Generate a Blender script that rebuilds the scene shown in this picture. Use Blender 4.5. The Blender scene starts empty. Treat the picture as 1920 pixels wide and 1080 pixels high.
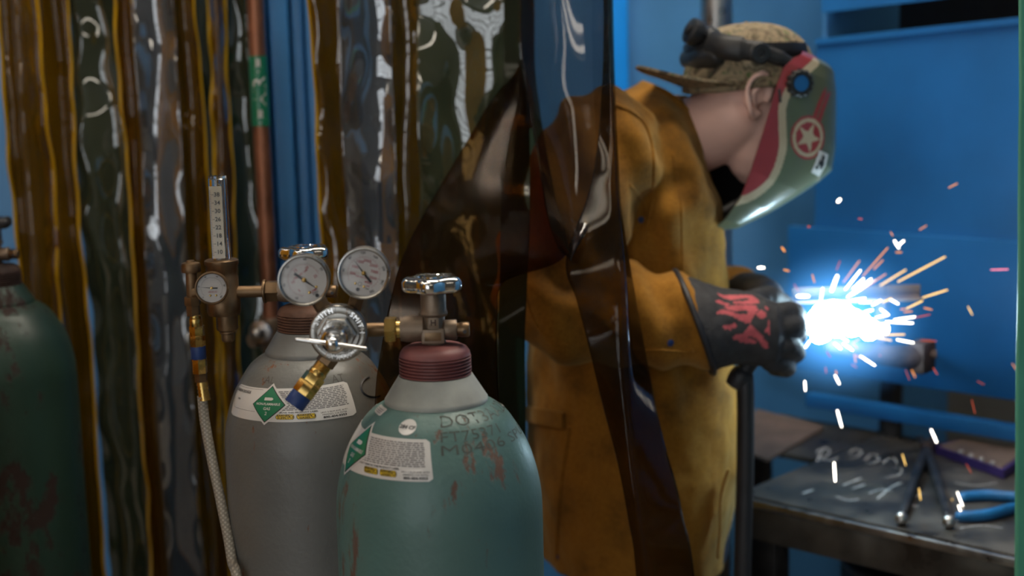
import bpy, bmesh, math, random
from mathutils import Vector, Matrix, noise
from mathutils.bvhtree import BVHTree
random.seed(7)
V = Vector
R = math.radians
scene = bpy.context.scene
col = scene.collection

# ------------------------------------------------------------------ camera
F_PX = 2667.0
CAM = V((0, 0, 1.73))
CAM_ROT = Matrix.Rotation(R(81.0), 4, 'X') @ Matrix.Rotation(R(-1.3), 4, 'Z')
cam_data = bpy.data.cameras.new('camera')
cam_data.sensor_width = 36.0
cam_data.lens = F_PX * 36.0 / 1920.0
cam_data.clip_start = 0.05
cam_data.dof.use_dof = True
cam_data.dof.focus_distance = 1.74
cam_data.dof.aperture_fstop = 2.8
cam = bpy.data.objects.new('camera', cam_data)
cam.matrix_world = Matrix.Translation(CAM) @ CAM_ROT
col.objects.link(cam)
scene.camera = cam

# ------------------------------------------------------------------ world, exposure
world = bpy.data.worlds.new('world')
scene.world = world
world.use_nodes = True
world.node_tree.nodes['Background'].inputs[0].default_value = (0.62, 0.7, 0.8, 1)
world.node_tree.nodes['Background'].inputs[1].default_value = 0.05
scene.view_settings.view_transform = 'Standard'
scene.view_settings.look = 'None'
scene.view_settings.gamma = 1.0
scene.view_settings.exposure = 0.2
scene.cycles.use_denoising = True
scene.cycles.max_bounces = 10
scene.cycles.transparent_max_bounces = 24
scene.cycles.sample_clamp_indirect = 4.0

LAMP_STRENGTH = 17.0      # added ceiling fluorescents, out of view
BAY_STRENGTH = 2.6        # daylight in the roll-up door behind the camera
ARC_STRENGTH = 62.0       # the welding arc


def ray(px, py):
    return (CAM_ROT.to_3x3() @ V(((px - 960) / F_PX, (540 - py) / F_PX, -1.0)))


def at(px, py, Y):
    d = ray(px, py)
    return CAM + d * (Y / d.y)


def on_z(px, py, z):
    d = ray(px, py)
    return CAM + d * ((z - CAM.z) / d.z)


# ------------------------------------------------------------------ mesh helpers
BASE = {}


def frame_from_axis(a):
    a = V(a).normalized()
    h = V((0, 0, 1)) if abs(a.z) < 0.9 else V((1, 0, 0))
    x = h.cross(a).normalized()
    return x, a.cross(x).normalized(), a


class MB:
    def __init__(self):
        self.v = []; self.f = []; self.mi = []

    def add(self, verts, faces, mi=0):
        b = len(self.v)
        self.v += [V(p) for p in verts]
        for fc in faces:
            self.f.append([b + i for i in fc]); self.mi.append(mi)
        return self

    def box(self, c, s, rot=None, mi=0, bev=0.0):
        c = V(c); hx, hy, hz = s[0] / 2, s[1] / 2, s[2] / 2
        rot = rot or Matrix.Identity(3)
        if bev > 0:
            bm = bmesh.new(); bmesh.ops.create_cube(bm, size=1.0)
            for vt in bm.verts: vt.co = V((vt.co.x * s[0], vt.co.y * s[1], vt.co.z * s[2]))
            bmesh.ops.bevel(bm, geom=list(bm.edges), offset=bev, segments=2, affect='EDGES', profile=0.5)
            bm.verts.index_update()
            vs = [c + rot @ vt.co for vt in bm.verts]
            fs = [[l.vert.index for l in fc.loops] for fc in bm.faces]
            bm.free()
            return self.add(vs, fs, mi)
        p = [c + rot @ V((x, y, z)) for x in (-hx, hx) for y in (-hy, hy) for z in (-hz, hz)]
        return self.add(p, [(0, 1, 3, 2), (4, 6, 7, 5), (0, 4, 5, 1), (2, 3, 7, 6), (0, 2, 6, 4), (1, 5, 7, 3)], mi)

    def lathe(self, prof, o, axis=(0, 0, 1), n=32, mi=0, caps=True, rf=None):
        x, y, a = frame_from_axis(axis); o = V(o)
        vs = []
        for (r, h) in prof:
            for k in range(n):
                t = 2 * math.pi * k / n
                rr = r * (rf(t) if rf else 1.0)
                vs.append(o + x * (rr * math.cos(t)) + y * (rr * math.sin(t)) + a * h)
        fs = []
        for i in range(len(prof) - 1):
            for k in range(n):
                k2 = (k + 1) % n
                fs.append((i * n + k, i * n + k2, (i + 1) * n + k2, (i + 1) * n + k))
        if caps:
            fs.append(tuple(reversed(range(n))))
            fs.append(tuple((len(prof) - 1) * n + k for k in range(n)))
        return self.add(vs, fs, mi)

    def cyl(self, p0, p1, r0, r1=None, n=24, mi=0, bev=0.0):
        p0 = V(p0); p1 = V(p1); L = (p1 - p0).length
        r1 = r0 if r1 is None else r1
        if bev > 0:
            b = min(bev, L * .45, r0 * .6, r1 * .6)
            prof = [(r0 - b, 0), (r0 - b * .3, b * .3), (r0, b), (r1, L - b), (r1 - b * .3, L - b * .3), (r1 - b, L)]
        else:
            prof = [(r0, 0), (r1, L)]
        return self.lathe(prof, p0, p1 - p0, n, mi)

    def tube(self, path, r, n=10, mi=0, closed=False, flat=None):
        path = [V(p) for p in path]; N = len(path)
        rs = r if isinstance(r, (list, tuple)) else [r] * N
        vs = []; fs = []; up = None
        for i, p in enumerate(path):
            if closed: t = path[(i + 1) % N] - path[i - 1]
            else: t = path[min(i + 1, N - 1)] - path[max(i - 1, 0)]
            t = t.normalized()
            if up is None: x, y, _ = frame_from_axis(t)
            else:
                x = (up - t * up.dot(t)).normalized(); y = t.cross(x)
            up = x
            for k in range(n):
                a = 2 * math.pi * k / n
                fx, fy = (1, 1) if flat is None else flat
                vs.append(p + x * (rs[i] * fx * math.cos(a)) + y * (rs[i] * fy * math.sin(a)))
        for i in range(N if closed else N - 1):
            j = (i + 1) % N
            for k in range(n):
                k2 = (k + 1) % n
                fs.append((i * n + k, i * n + k2, j * n + k2, j * n + k))
        if not closed:
            fs.append(tuple(reversed(range(n)))); fs.append(tuple((N - 1) * n + k for k in range(n)))
        return self.add(vs, fs, mi)

    def sphere(self, c, r, nu=16, nv=10, mi=0, axes=None):
        c = V(c)
        rx, ry, rz = (r, r, r) if not isinstance(r, (tuple, list)) else r
        ax = axes or (V((1, 0, 0)), V((0, 1, 0)), V((0, 0, 1)))
        vs = [c + ax[2] * rz]
        for i in range(1, nv):
            t = math.pi * i / nv
            for k in range(nu):
                p = 2 * math.pi * k / nu
                vs.append(c + ax[0] * (rx * math.sin(t) * math.cos(p)) + ax[1] * (ry * math.sin(t) * math.sin(p)) + ax[2] * (rz * math.cos(t)))
        vs.append(c - ax[2] * rz)
        fs = []
        for k in range(nu):
            fs.append((0, 1 + k, 1 + (k + 1) % nu))
            b = 1 + (nv - 2) * nu
            fs.append((len(vs) - 1, b + (k + 1) % nu, b + k))
        for i in range(nv - 2):
            for k in range(nu):
                k2 = (k + 1) % nu
                fs.append((1 + i * nu + k, 1 + (i + 1) * nu + k, 1 + (i + 1) * nu + k2, 1 + i * nu + k2))
        return self.add(vs, fs, mi)

    def loft(self, secs, n=24, mi=0, power=2.0):
        """closed skin through (centre, semi-axis vector, semi-axis vector) sections"""
        vs = []
        for (c, a, b) in secs:
            for k in range(n):
                t = 2 * math.pi * k / n
                ct, st = math.cos(t), math.sin(t)
                ct = math.copysign(abs(ct) ** (2 / power), ct); st = math.copysign(abs(st) ** (2 / power), st)
                vs.append(V(c) + V(a) * ct + V(b) * st)
        fs = []
        for i in range(len(secs) - 1):
            for k in range(n):
                k2 = (k + 1) % n
                fs.append((i * n + k, i * n + k2, (i + 1) * n + k2, (i + 1) * n + k))
        fs.append(tuple(reversed(range(n)))); fs.append(tuple((len(secs) - 1) * n + k for k in range(n)))
        return self.add(vs, fs, mi)

    def limb(self, pts, n=20, mi=0, sub=5):
        """round-ended tapering tube through (point, radius) pairs"""
        P = [V(p) for p, r in pts]; Q = [r for p, r in pts]
        path, rad = [], []
        for i in range(len(P) - 1):
            p0, p1, p2, p3 = P[max(i - 1, 0)], P[i], P[i + 1], P[min(i + 2, len(P) - 1)]
            for k in range(sub):
                t = k / sub
                path.append(cr(p0, p1, p2, p3, t)); rad.append(Q[i] * (1 - t) + Q[i + 1] * t)
        path.append(P[-1]); rad.append(Q[-1])
        d0 = (path[0] - path[1]).normalized(); d1 = (path[-1] - path[-2]).normalized()
        pre = [(path[0] + d0 * rad[0] * s, rad[0] * math.sqrt(1 - s * s)) for s in (.95, .75, .4)]
        post = [(path[-1] + d1 * rad[-1] * s, rad[-1] * math.sqrt(1 - s * s)) for s in (.4, .75, .95)]
        path = [p for p, r in pre] + path + [p for p, r in post]
        rad = [r for p, r in pre] + rad + [r for p, r in post]
        return self.tube(path, rad, n, mi)

    def text(self, s, size, fn, align='CENTER', mi=0, spacing=1.0, shear=0.0, bold=0.0):
        cu = bpy.data.curves.new('t', 'FONT')
        cu.body = s; cu.size = size; cu.align_x = align; cu.align_y = 'CENTER'
        cu.resolution_u = 2; cu.space_character = spacing; cu.shear = shear; cu.offset = bold
        ob = bpy.data.objects.new('t', cu)
        me = ob.to_mesh()
        vs = [fn(p.co.x, p.co.y) for p in me.vertices]
        fs = [tuple(q.vertices) for q in me.polygons]
        ob.to_mesh_clear()
        bpy.data.objects.remove(ob); bpy.data.curves.remove(cu)
        return self.add(vs, fs, mi)

    def build(self, name, mats, parent=None, smooth=40, base=None, kind=None):
        me = bpy.data.meshes.new(name)
        b = V(base) if base is not None else (BASE[parent.name] if parent is not None else None)
        if b is None:
            b = V((sum(p.x for p in self.v) / len(self.v), sum(p.y for p in self.v) / len(self.v), min(p.z for p in self.v)))
        me.from_pydata([tuple(p - b) for p in self.v], [], self.f)
        if not isinstance(mats, (list, tuple)): mats = [mats]
        for m in mats: me.materials.append(m)
        me.polygons.foreach_set('material_index', self.mi)
        if smooth:
            me.polygons.foreach_set('use_smooth', [True] * len(me.polygons))
            if smooth < 180: me.set_sharp_from_angle(angle=R(smooth))
        me.update()
        ob = bpy.data.objects.new(name, me)
        col.objects.link(ob)
        if parent is not None: ob.parent = parent
        else: ob.location = b
        BASE[ob.name] = b
        if kind: ob['kind'] = kind
        return ob


def cr(p0, p1, p2, p3, t):
    return 0.5 * ((2 * p1) + (p2 - p0) * t + (2 * p0 - 5 * p1 + 4 * p2 - p3) * t * t + (3 * p1 - p0 - 3 * p2 + p3) * t * t * t)


def spline(pts, n):
    """n points along a Catmull-Rom curve through pts"""
    out = []
    m = len(pts) - 1
    for k in range(n):
        u = k / (n - 1) * m
        i = min(int(u), m - 1)
        out.append(cr(pts[max(i - 1, 0)], pts[i], pts[i + 1], pts[min(i + 2, m)], u - i))
    return out


def interp(tab, x):
    if x <= tab[0][0]: return tab[0][1]
    for (a, b), (c, d) in zip(tab, tab[1:]):
        if x <= c: return b + (d - b) * (x - a) / (c - a)
    return tab[-1][1]


def tag(o, label=None, cat=None, group=None, kind=None):
    if label: o['label'] = label
    if cat: o['category'] = cat
    if group: o['group'] = group
    if kind: o['kind'] = kind
    return o


def empty(name, loc, label, cat, group=None):
    o = bpy.data.objects.new(name, None)
    o.empty_display_size = 0.05
    o.location = V(loc); col.objects.link(o); BASE[o.name] = V(loc)
    return tag(o, label, cat, group)


def sheet_mesh(mb, grid, th, mi=0):
    """grid[j][i] of points -> a sheet with thickness th"""
    nj, ni = len(grid), len(grid[0])
    nor = [[None] * ni for _ in range(nj)]
    for j in range(nj):
        for i in range(ni):
            a = grid[j][min(i + 1, ni - 1)] - grid[j][max(i - 1, 0)]
            b = grid[min(j + 1, nj - 1)][i] - grid[max(j - 1, 0)][i]
            nor[j][i] = a.cross(b).normalized()
    vs = [grid[j][i] + nor[j][i] * (th / 2) for j in range(nj) for i in range(ni)] + \
         [grid[j][i] - nor[j][i] * (th / 2) for j in range(nj) for i in range(ni)]
    o = nj * ni; fs = []
    for j in range(nj - 1):
        for i in range(ni - 1):
            a, b, c, d = j * ni + i, j * ni + i + 1, (j + 1) * ni + i + 1, (j + 1) * ni + i
            fs.append((a, b, c, d)); fs.append((o + a, o + d, o + c, o + b))
    for j in range(nj - 1):
        a, d = j * ni, (j + 1) * ni
        fs.append((a, d, o + d, o + a))
        a, d = j * ni + ni - 1, (j + 1) * ni + ni - 1
        fs.append((a, o + a, o + d, d))
    for i in range(ni - 1):
        fs.append((i, o + i, o + i + 1, i + 1))
        a = (nj - 1) * ni + i
        fs.append((a, a + 1, o + a + 1, o + a))
    return mb.add(vs, fs, mi)


def remeshed(mb, voxel, smooth_it=6, disp=None):
    """union of the closed skins in mb as one continuous surface"""
    me = bpy.data.meshes.new('tmp')
    me.from_pydata([tuple(p) for p in mb.v], [], mb.f)
    ob = bpy.data.objects.new('tmp', me); col.objects.link(ob)
    m = ob.modifiers.new('r', 'REMESH'); m.mode = 'VOXEL'; m.voxel_size = voxel
    s = ob.modifiers.new('s', 'SMOOTH'); s.iterations = smooth_it; s.factor = 0.6
    dg = bpy.context.evaluated_depsgraph_get(); dg.update()
    ev = ob.evaluated_get(dg)
    m2 = ev.to_mesh()
    out = MB()
    nrm = [n.vector.copy() for n in m2.vertex_normals]
    vs = [v.co.copy() for v in m2.vertices]
    if disp: vs = [p + n * disp(p, n) for p, n in zip(vs, nrm)]
    out.add(vs, [tuple(q.vertices) for q in m2.polygons])
    ev.to_mesh_clear()
    bpy.data.objects.remove(ob); bpy.data.meshes.remove(me)
    return out


def set_colors(ob, cols):
    a = ob.data.color_attributes.new('print', 'FLOAT_COLOR', 'POINT')
    a.data.foreach_set('color', [x for c in cols for x in (c[0], c[1], c[2], 1.0)])


# ------------------------------------------------------------------ materials
def newmat(name):
    m = bpy.data.materials.new(name); m.use_nodes = True
    nt = m.node_tree
    return m, nt, nt.nodes['Principled BSDF'], nt.nodes['Material Output']


def N(nt, t, **kw):
    n = nt.nodes.new(t)
    for k, v in kw.items():
        if k.startswith('i_'):
            key = k[2:]
            key = int(key) if key.isdigit() else key.replace('_', ' ')
            n.inputs[key].default_value = v
        else: setattr(n, k, v)
    return n


def c4(c): return (c[0], c[1], c[2], 1.0)


def ramp(nt, stops, inter='LINEAR'):
    n = nt.nodes.new('ShaderNodeValToRGB'); n.color_ramp.interpolation = inter
    e = n.color_ramp.elements
    while len(e) < len(stops): e.new(0.5)
    for el, (p, c) in zip(e, stops): el.position = p; el.color = c4(c)
    return n


def plain(name, base, rough=0.5, metal=0.0, var=0.15, scale=30.0, bump=0.0, bscale=None, coat=0.0, spec=0.5, rvar=0.0, stretch=None):
    m, nt, p, out = newmat(name)
    tc = N(nt, 'ShaderNodeTexCoord')
    mp = N(nt, 'ShaderNodeMapping')
    if stretch: mp.inputs['Scale'].default_value = stretch
    nt.links.new(tc.outputs['Object'], mp.inputs[0])
    nz = N(nt, 'ShaderNodeTexNoise', i_Scale=scale, i_Detail=5.0)
    nt.links.new(mp.outputs[0], nz.inputs['Vector'])
    lo = [max(0, c * (1 - var)) for c in base]; hi = [min(1, c * (1 + var)) for c in base]
    rp = ramp(nt, [(0.3, lo), (0.7, hi)])
    nt.links.new(nz.outputs[0], rp.inputs[0]); nt.links.new(rp.outputs[0], p.inputs['Base Color'])
    p.inputs['Roughness'].default_value = rough; p.inputs['Metallic'].default_value = metal
    p.inputs['Coat Weight'].default_value = coat; p.inputs['Specular IOR Level'].default_value = spec
    if rvar:
        rr = N(nt, 'ShaderNodeMapRange', i_1=0.3, i_2=0.7, i_3=max(0.02, rough - rvar), i_4=min(1, rough + rvar))
        nt.links.new(nz.outputs[0], rr.inputs[0]); nt.links.new(rr.outputs[0], p.inputs['Roughness'])
    if bump:
        n2 = N(nt, 'ShaderNodeTexNoise', i_Scale=bscale or scale * 3, i_Detail=4.0)
        nt.links.new(mp.outputs[0], n2.inputs['Vector'])
        b = N(nt, 'ShaderNodeBump', i_Strength=bump, i_Distance=0.004)
        nt.links.new(n2.outputs[0], b.inputs['Height']); nt.links.new(b.outputs[0], p.inputs['Normal'])
    return m


def worn_paint(name, base, rust=(0.10, 0.035, 0.015), rough=0.42, amount=0.36, vert=0.25, scale=14.0, var=0.22):
    """paint with rust chips that run downwards"""
    m, nt, p, out = newmat(name)
    tc = N(nt, 'ShaderNodeTexCoord')
    mp = N(nt, 'ShaderNodeMapping'); mp.inputs['Scale'].default_value = (1, 1, vert)
    nt.links.new(tc.outputs['Object'], mp.inputs[0])
    n1 = N(nt, 'ShaderNodeTexNoise', i_Scale=scale, i_Detail=7.0, i_Roughness=0.62)
    n2 = N(nt, 'ShaderNodeTexNoise', i_Scale=scale * 4.5, i_Detail=5.0, i_Roughness=0.7)
    n3 = N(nt, 'ShaderNodeTexNoise', i_Scale=5.0, i_Detail=6.0)
    nt.links.new(mp.outputs[0], n1.inputs['Vector']); nt.links.new(mp.outputs[0], n2.inputs['Vector'])
    nt.links.new(tc.outputs['Object'], n3.inputs['Vector'])
    mul = N(nt, 'ShaderNodeMath', operation='MULTIPLY'); nt.links.new(n1.outputs[0], mul.inputs[0]); nt.links.new(n2.outputs[0], mul.inputs[1])
    mask = ramp(nt, [(amount, (0, 0, 0)), (amount + .045, (1, 1, 1))])
    nt.links.new(mul.outputs[0], mask.inputs[0])
    pc = ramp(nt, [(0.3, [c * (1 - var) for c in base]), (0.7, [min(1, c * (1 + var)) for c in base])])
    nt.links.new(n3.outputs[0], pc.inputs[0])
    mx = N(nt, 'ShaderNodeMix', data_type='RGBA'); mx.inputs['B'].default_value = c4(rust)
    nt.links.new(mask.outputs[0], mx.inputs['Factor']); nt.links.new(pc.outputs[0], mx.inputs['A'])
    nt.links.new(mx.outputs['Result'], p.inputs['Base Color'])
    rr = N(nt, 'ShaderNodeMapRange', i_1=0.0, i_2=1.0, i_3=rough, i_4=0.85)
    nt.links.new(mask.outputs[0], rr.inputs[0]); nt.links.new(rr.outputs[0], p.inputs['Roughness'])
    b = N(nt, 'ShaderNodeBump', i_Strength=0.25, i_Distance=0.002)
    n4 = N(nt, 'ShaderNodeTexNoise', i_Scale=160.0, i_Detail=3.0); nt.links.new(tc.outputs['Object'], n4.inputs['Vector'])
    ad = N(nt, 'ShaderNodeMath', operation='SUBTRACT'); nt.links.new(n4.outputs[0], ad.inputs[0]); nt.links.new(mask.outputs[0], ad.inputs[1])
    nt.links.new(ad.outputs[0], b.inputs['Height']); nt.links.new(b.outputs[0], p.inputs['Normal'])
    return m


def emit(name, c, s):
    m, nt, p, out = newmat(name)
    nt.nodes.remove(p)
    e = N(nt, 'ShaderNodeEmission'); e.inputs[0].default_value = c4(c); e.inputs[1].default_value = s
    nt.links.new(e.outputs[0], out.inputs[0])
    return m


def vinyl(name, tint, body, bodyfac, rough=0.04, refl=1.0, f0=0.05, wav=0.0, trans=0.5):
    """tinted clear sheet: part clear tint, part cloudy body colour, glossy skin"""
    m, nt, p, out = newmat(name)
    nt.nodes.remove(p)
    tr = N(nt, 'ShaderNodeBsdfTransparent'); tr.inputs[0].default_value = c4(tint)
    df = N(nt, 'ShaderNodeBsdfDiffuse'); df.inputs[0].default_value = c4(body)
    tl = N(nt, 'ShaderNodeBsdfTranslucent'); tl.inputs[0].default_value = c4(body)
    m0 = N(nt, 'ShaderNodeMixShader'); m0.inputs[0].default_value = trans
    nt.links.new(df.outputs[0], m0.inputs[1]); nt.links.new(tl.outputs[0], m0.inputs[2])
    m1 = N(nt, 'ShaderNodeMixShader'); m1.inputs[0].default_value = bodyfac
    nt.links.new(tr.outputs[0], m1.inputs[1]); nt.links.new(m0.outputs[0], m1.inputs[2])
    gl = N(nt, 'ShaderNodeBsdfGlossy'); gl.inputs['Roughness'].default_value = rough
    gl.inputs[0].default_value = (refl, refl, refl, 1)
    lw = N(nt, 'ShaderNodeLayerWeight', i_Blend=0.5)
    pw = N(nt, 'ShaderNodeMath', operation='POWER'); pw.inputs[1].default_value = 4.0
    nt.links.new(lw.outputs['Facing'], pw.inputs[0])
    mr = N(nt, 'ShaderNodeMapRange', i_1=0.0, i_2=1.0, i_3=f0, i_4=1.0); nt.links.new(pw.outputs[0], mr.inputs[0])
    m2 = N(nt, 'ShaderNodeMixShader')
    nt.links.new(mr.outputs[0], m2.inputs[0]); nt.links.new(m1.outputs[0], m2.inputs[1]); nt.links.new(gl.outputs[0], m2.inputs[2])
    nt.links.new(m2.outputs[0], out.inputs[0])
    if wav:
        tc = N(nt, 'ShaderNodeTexCoord'); nz = N(nt, 'ShaderNodeTexNoise', i_Scale=9.0, i_Detail=1.0)
        nt.links.new(tc.outputs['Object'], nz.inputs['Vector'])
        b = N(nt, 'ShaderNodeBump', i_Strength=wav, i_Distance=0.03); nt.links.new(nz.outputs[0], b.inputs['Height'])
        nt.links.new(b.outputs[0], gl.inputs['Normal'])
    return m


def clear(name, tint=(0.97, 0.97, 0.97), f0=0.04, rough=0.02):
    return vinyl(name, tint, (0.8, 0.8, 0.8), 0.0, rough, 1.0, f0)


def glassy(name, c, ior=1.49, rough=0.0):
    m, nt, p, out = newmat(name)
    p.inputs['Base Color'].default_value = c4(c); p.inputs['Transmission Weight'].default_value = 1.0
    p.inputs['IOR'].default_value = ior; p.inputs['Roughness'].default_value = rough
    return m


def printed(name, rough=0.35, spec=0.5, bump=0.0, bscale=200.0, coat=0.0, noise_amt=0.0):
    """colour comes from the print carried by the surface"""
    m, nt, p, out = newmat(name)
    a = N(nt, 'ShaderNodeVertexColor', layer_name='print')
    src = a.outputs[0]
    tc = N(nt, 'ShaderNodeTexCoord')
    if noise_amt:
        nz = N(nt, 'ShaderNodeTexNoise', i_Scale=bscale * .3, i_Detail=5.0); nt.links.new(tc.outputs['Object'], nz.inputs['Vector'])
        rp = ramp(nt, [(0.3, (1 - noise_amt,) * 3), (0.7, (1 + 0 * noise_amt,) * 3)]); nt.links.new(nz.outputs[0], rp.inputs[0])
        mx = N(nt, 'ShaderNodeMix', data_type='RGBA', blend_type='MULTIPLY'); mx.inputs['Factor'].default_value = 1.0
        nt.links.new(src, mx.inputs['A']); nt.links.new(rp.outputs[0], mx.inputs['B']); src = mx.outputs['Result']
    nt.links.new(src, p.inputs['Base Color'])
    p.inputs['Roughness'].default_value = rough; p.inputs['Specular IOR Level'].default_value = spec
    p.inputs['Coat Weight'].default_value = coat
    if bump:
        n2 = N(nt, 'ShaderNodeTexNoise', i_Scale=bscale, i_Detail=4.0); nt.links.new(tc.outputs['Object'], n2.inputs['Vector'])
        b = N(nt, 'ShaderNodeBump', i_Strength=bump, i_Distance=0.003); nt.links.new(n2.outputs[0], b.inputs['Height']); nt.links.new(b.outputs[0], p.inputs['Normal'])
    return m


def suede(name, base, dark):
    m, nt, p, out = newmat(name)
    tc = N(nt, 'ShaderNodeTexCoord')
    n1 = N(nt, 'ShaderNodeTexNoise', i_Scale=7.0, i_Detail=6.0, i_Roughness=0.6)
    n2 = N(nt, 'ShaderNodeTexNoise', i_Scale=170.0, i_Detail=4.0, i_Roughness=0.75)
    for n in (n1, n2): nt.links.new(tc.outputs['Object'], n.inputs['Vector'])
    r1 = ramp(nt, [(0.33, dark), (0.52, base), (0.75, [c * 1.12 for c in base])]); nt.links.new(n1.outputs[0], r1.inputs[0])
    r2 = ramp(nt, [(0.3, (.72, .7, .66)), (0.6, (1, 1, 1))]); nt.links.new(n2.outputs[0], r2.inputs[0])
    mx = N(nt, 'ShaderNodeMix', data_type='RGBA', blend_type='MULTIPLY'); mx.inputs['Factor'].default_value = 1.0
    nt.links.new(r1.outputs[0], mx.inputs['A']); nt.links.new(r2.outputs[0], mx.inputs['B'])
    nt.links.new(mx.outputs['Result'], p.inputs['Base Color'])
    p.inputs['Roughness'].default_value = 0.9; p.inputs['Specular IOR Level'].default_value = 0.15
    p.inputs['Sheen Weight'].default_value = 0.3; p.inputs['Sheen Roughness'].default_value = 0.5
    p.inputs['Sheen Tint'].default_value = (1, .75, .35, 1)
    b = N(nt, 'ShaderNodeBump', i_Strength=0.45, i_Distance=0.002); nt.links.new(n2.outputs[0], b.inputs['Height']); nt.links.new(b.outputs[0], p.inputs['Normal'])
    return m


def camo(name):
    m, nt, p, out = newmat(name)
    tc = N(nt, 'ShaderNodeTexCoord')
    n1 = N(nt, 'ShaderNodeTexNoise', i_Scale=32.0, i_Detail=5.0, i_Distortion=1.4)
    n2 = N(nt, 'ShaderNodeTexNoise', i_Scale=55.0, i_Detail=4.0, i_Distortion=2.0)
    for n in (n1, n2): nt.links.new(tc.outputs['Object'], n.inputs['Vector'])
    r1 = ramp(nt, [(0.30, (.035, .026, .016)), (0.42, (.15, .11, .065)), (0.52, (.30, .23, .14)), (0.62, (.10, .085, .05)), (0.7, (.36, .29, .19))])
    nt.links.new(n1.outputs[0], r1.inputs[0])
    r2 = ramp(nt, [(0.62, (0, 0, 0)), (0.66, (1, 1, 1))]); nt.links.new(n2.outputs[0], r2.inputs[0])
    mx = N(nt, 'ShaderNodeMix', data_type='RGBA'); mx.inputs['B'].default_value = (.06, .11, .03, 1)
    nt.links.new(r2.outputs[0], mx.inputs['Factor']); nt.links.new(r1.outputs[0], mx.inputs['A'])
    nt.links.new(mx.outputs['Result'], p.inputs['Base Color'])
    p.inputs['Roughness'].default_value = 0.85
    return m


M = {}
M['teal'] = worn_paint('teal_paint', (.085, .165, .150), rust=(.13, .075, .055), amount=.325, scale=11.0, vert=.22)
M['grey'] = worn_paint('grey_paint', (.135, .135, .125), rust=(.16, .06, .02), amount=.328, scale=13.0, vert=.3)
M['darkgreen'] = worn_paint('dark_green_paint', (.016, .042, .029), rust=(.022, .010, .007), amount=.27, scale=7.0, vert=.5)
M['collar_grey'] = plain('worn_collar_paint', (.30, .31, .28), .55, 0, .25, 18, bump=.15)
M['collar_dark'] = plain('grey_collar_paint', (.17, .17, .16), .5, 0, .2, 18, bump=.15)
M['oxide'] = plain('red_oxide_paint', (.18, .058, .054), .5, 0, .25, 25, bump=.12)
M['rust'] = plain('rusty_thread', (.13, .06, .035), .7, 0, .4, 40, bump=.4)
M['dark_rust'] = plain('dark_rust_metal', (.045, .024, .018), .75, .2, .5, 30, bump=.4)
M['chrome'] = plain('chrome', (.80, .79, .77), .13, 1.0, .06, 60, rvar=.05)
M['satin'] = plain('satin_nickel', (.38, .365, .335), .32, 1.0, .12, 70, rvar=.08, bump=.04)
M['brass'] = plain('brass', (.58, .38, .12), .27, 1.0, .15, 60, rvar=.08)
M['bronze'] = plain('aged_bronze', (.19, .12, .065), .45, .85, .3, 45, rvar=.12, bump=.06)
M['bronze2'] = plain('cast_bronze', (.24, .18, .13), .52, .8, .25, 50, rvar=.1, bump=.12)
M['steel'] = plain('steel', (.42, .40, .38), .35, 1.0, .15, 40, rvar=.1)
M['darksteel'] = plain('black_steel', (.045, .043, .045), .42, .6, .3, 30, rvar=.12, bump=.08)
M['tabletop'] = plain('scorched_steel_plate', (.085, .075, .065), .42, .55, .55, 12, rvar=.2, bump=.1, bscale=60)
M['browndplate'] = plain('brown_scale_plate', (.16, .11, .085), .6, .3, .3, 14, bump=.1)
M['copper'] = plain('dull_copper_pipe', (.30, .13, .075), .45, .8, .25, 25, rvar=.1)
M['blue'] = plain('blue_powder_coat', (.03, .17, .42), .38, 0, .1, 12, bump=.02)
M['blue_lt'] = plain('pale_blue_enamel', (.065, .235, .49), .36, 0, .1, 6)
M['hoodblue'] = plain('booth_blue_enamel', (.010, .115, .33), .4, 0, .14, 5, bump=.02)
M['bluecap'] = plain('blue_plastic', (.012, .04, .16), .5, 0, .1, 40)
M['bluegrip'] = plain('blue_rubber_grip', (.01, .13, .32), .45, 0, .2, 40)
M['white'] = plain('label_white', (.62, .60, .57), .25, 0, .04, 20, coat=.4)
M['paper'] = plain('dial_white', (.60, .57, .54), .5, 0, .03, 20)
M['cream'] = vinyl('cream_film', (.95, .85, .55), (.50, .43, .30), .55, .1, f0=.04)
M['ink'] = plain('black_ink', (.02, .02, .022), .5, 0, .1, 20)
M['greyink'] = plain('grey_ink', (.16, .15, .15), .5, 0, .1, 20)
M['redink'] = plain('red_ink', (.42, .05, .07), .5, 0, .1, 20)
M['stamp'] = plain('stamped_letter', (.06, .07, .06), .75, 0, .3, 60)
M['stampg'] = plain('stamped_letter_grey', (.075, .07, .06), .75, 0, .3, 60)
M['greenlab'] = plain('green_label', (.006, .17, .085), .3, 0, .08, 20, coat=.3)
M['yellowlab'] = plain('yellow_label', (.72, .48, .02), .35, 0, .08, 20, coat=.3)
M['black'] = plain('black_plastic', (.016, .016, .017), .45, 0, .2, 40, bump=.05)
M['rubber'] = plain('black_rubber', (.02, .02, .024), .5, 0, .2, 25)
M['denim'] = plain('dark_denim', (.02, .032, .06), .9, 0, .3, 60, bump=.2)
M['boot'] = plain('brown_boot_leather', (.06, .035, .02), .6, 0, .2, 30, bump=.1)
M['skin'] = plain('skin', (.80, .50, .41), .52, 0, .1, 14, bump=.05, bscale=120)
M['jacket'] = suede('mustard_suede', (.33, .145, .018), (.125, .056, .011))
M['camo'] = camo('camouflage_cloth')
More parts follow.
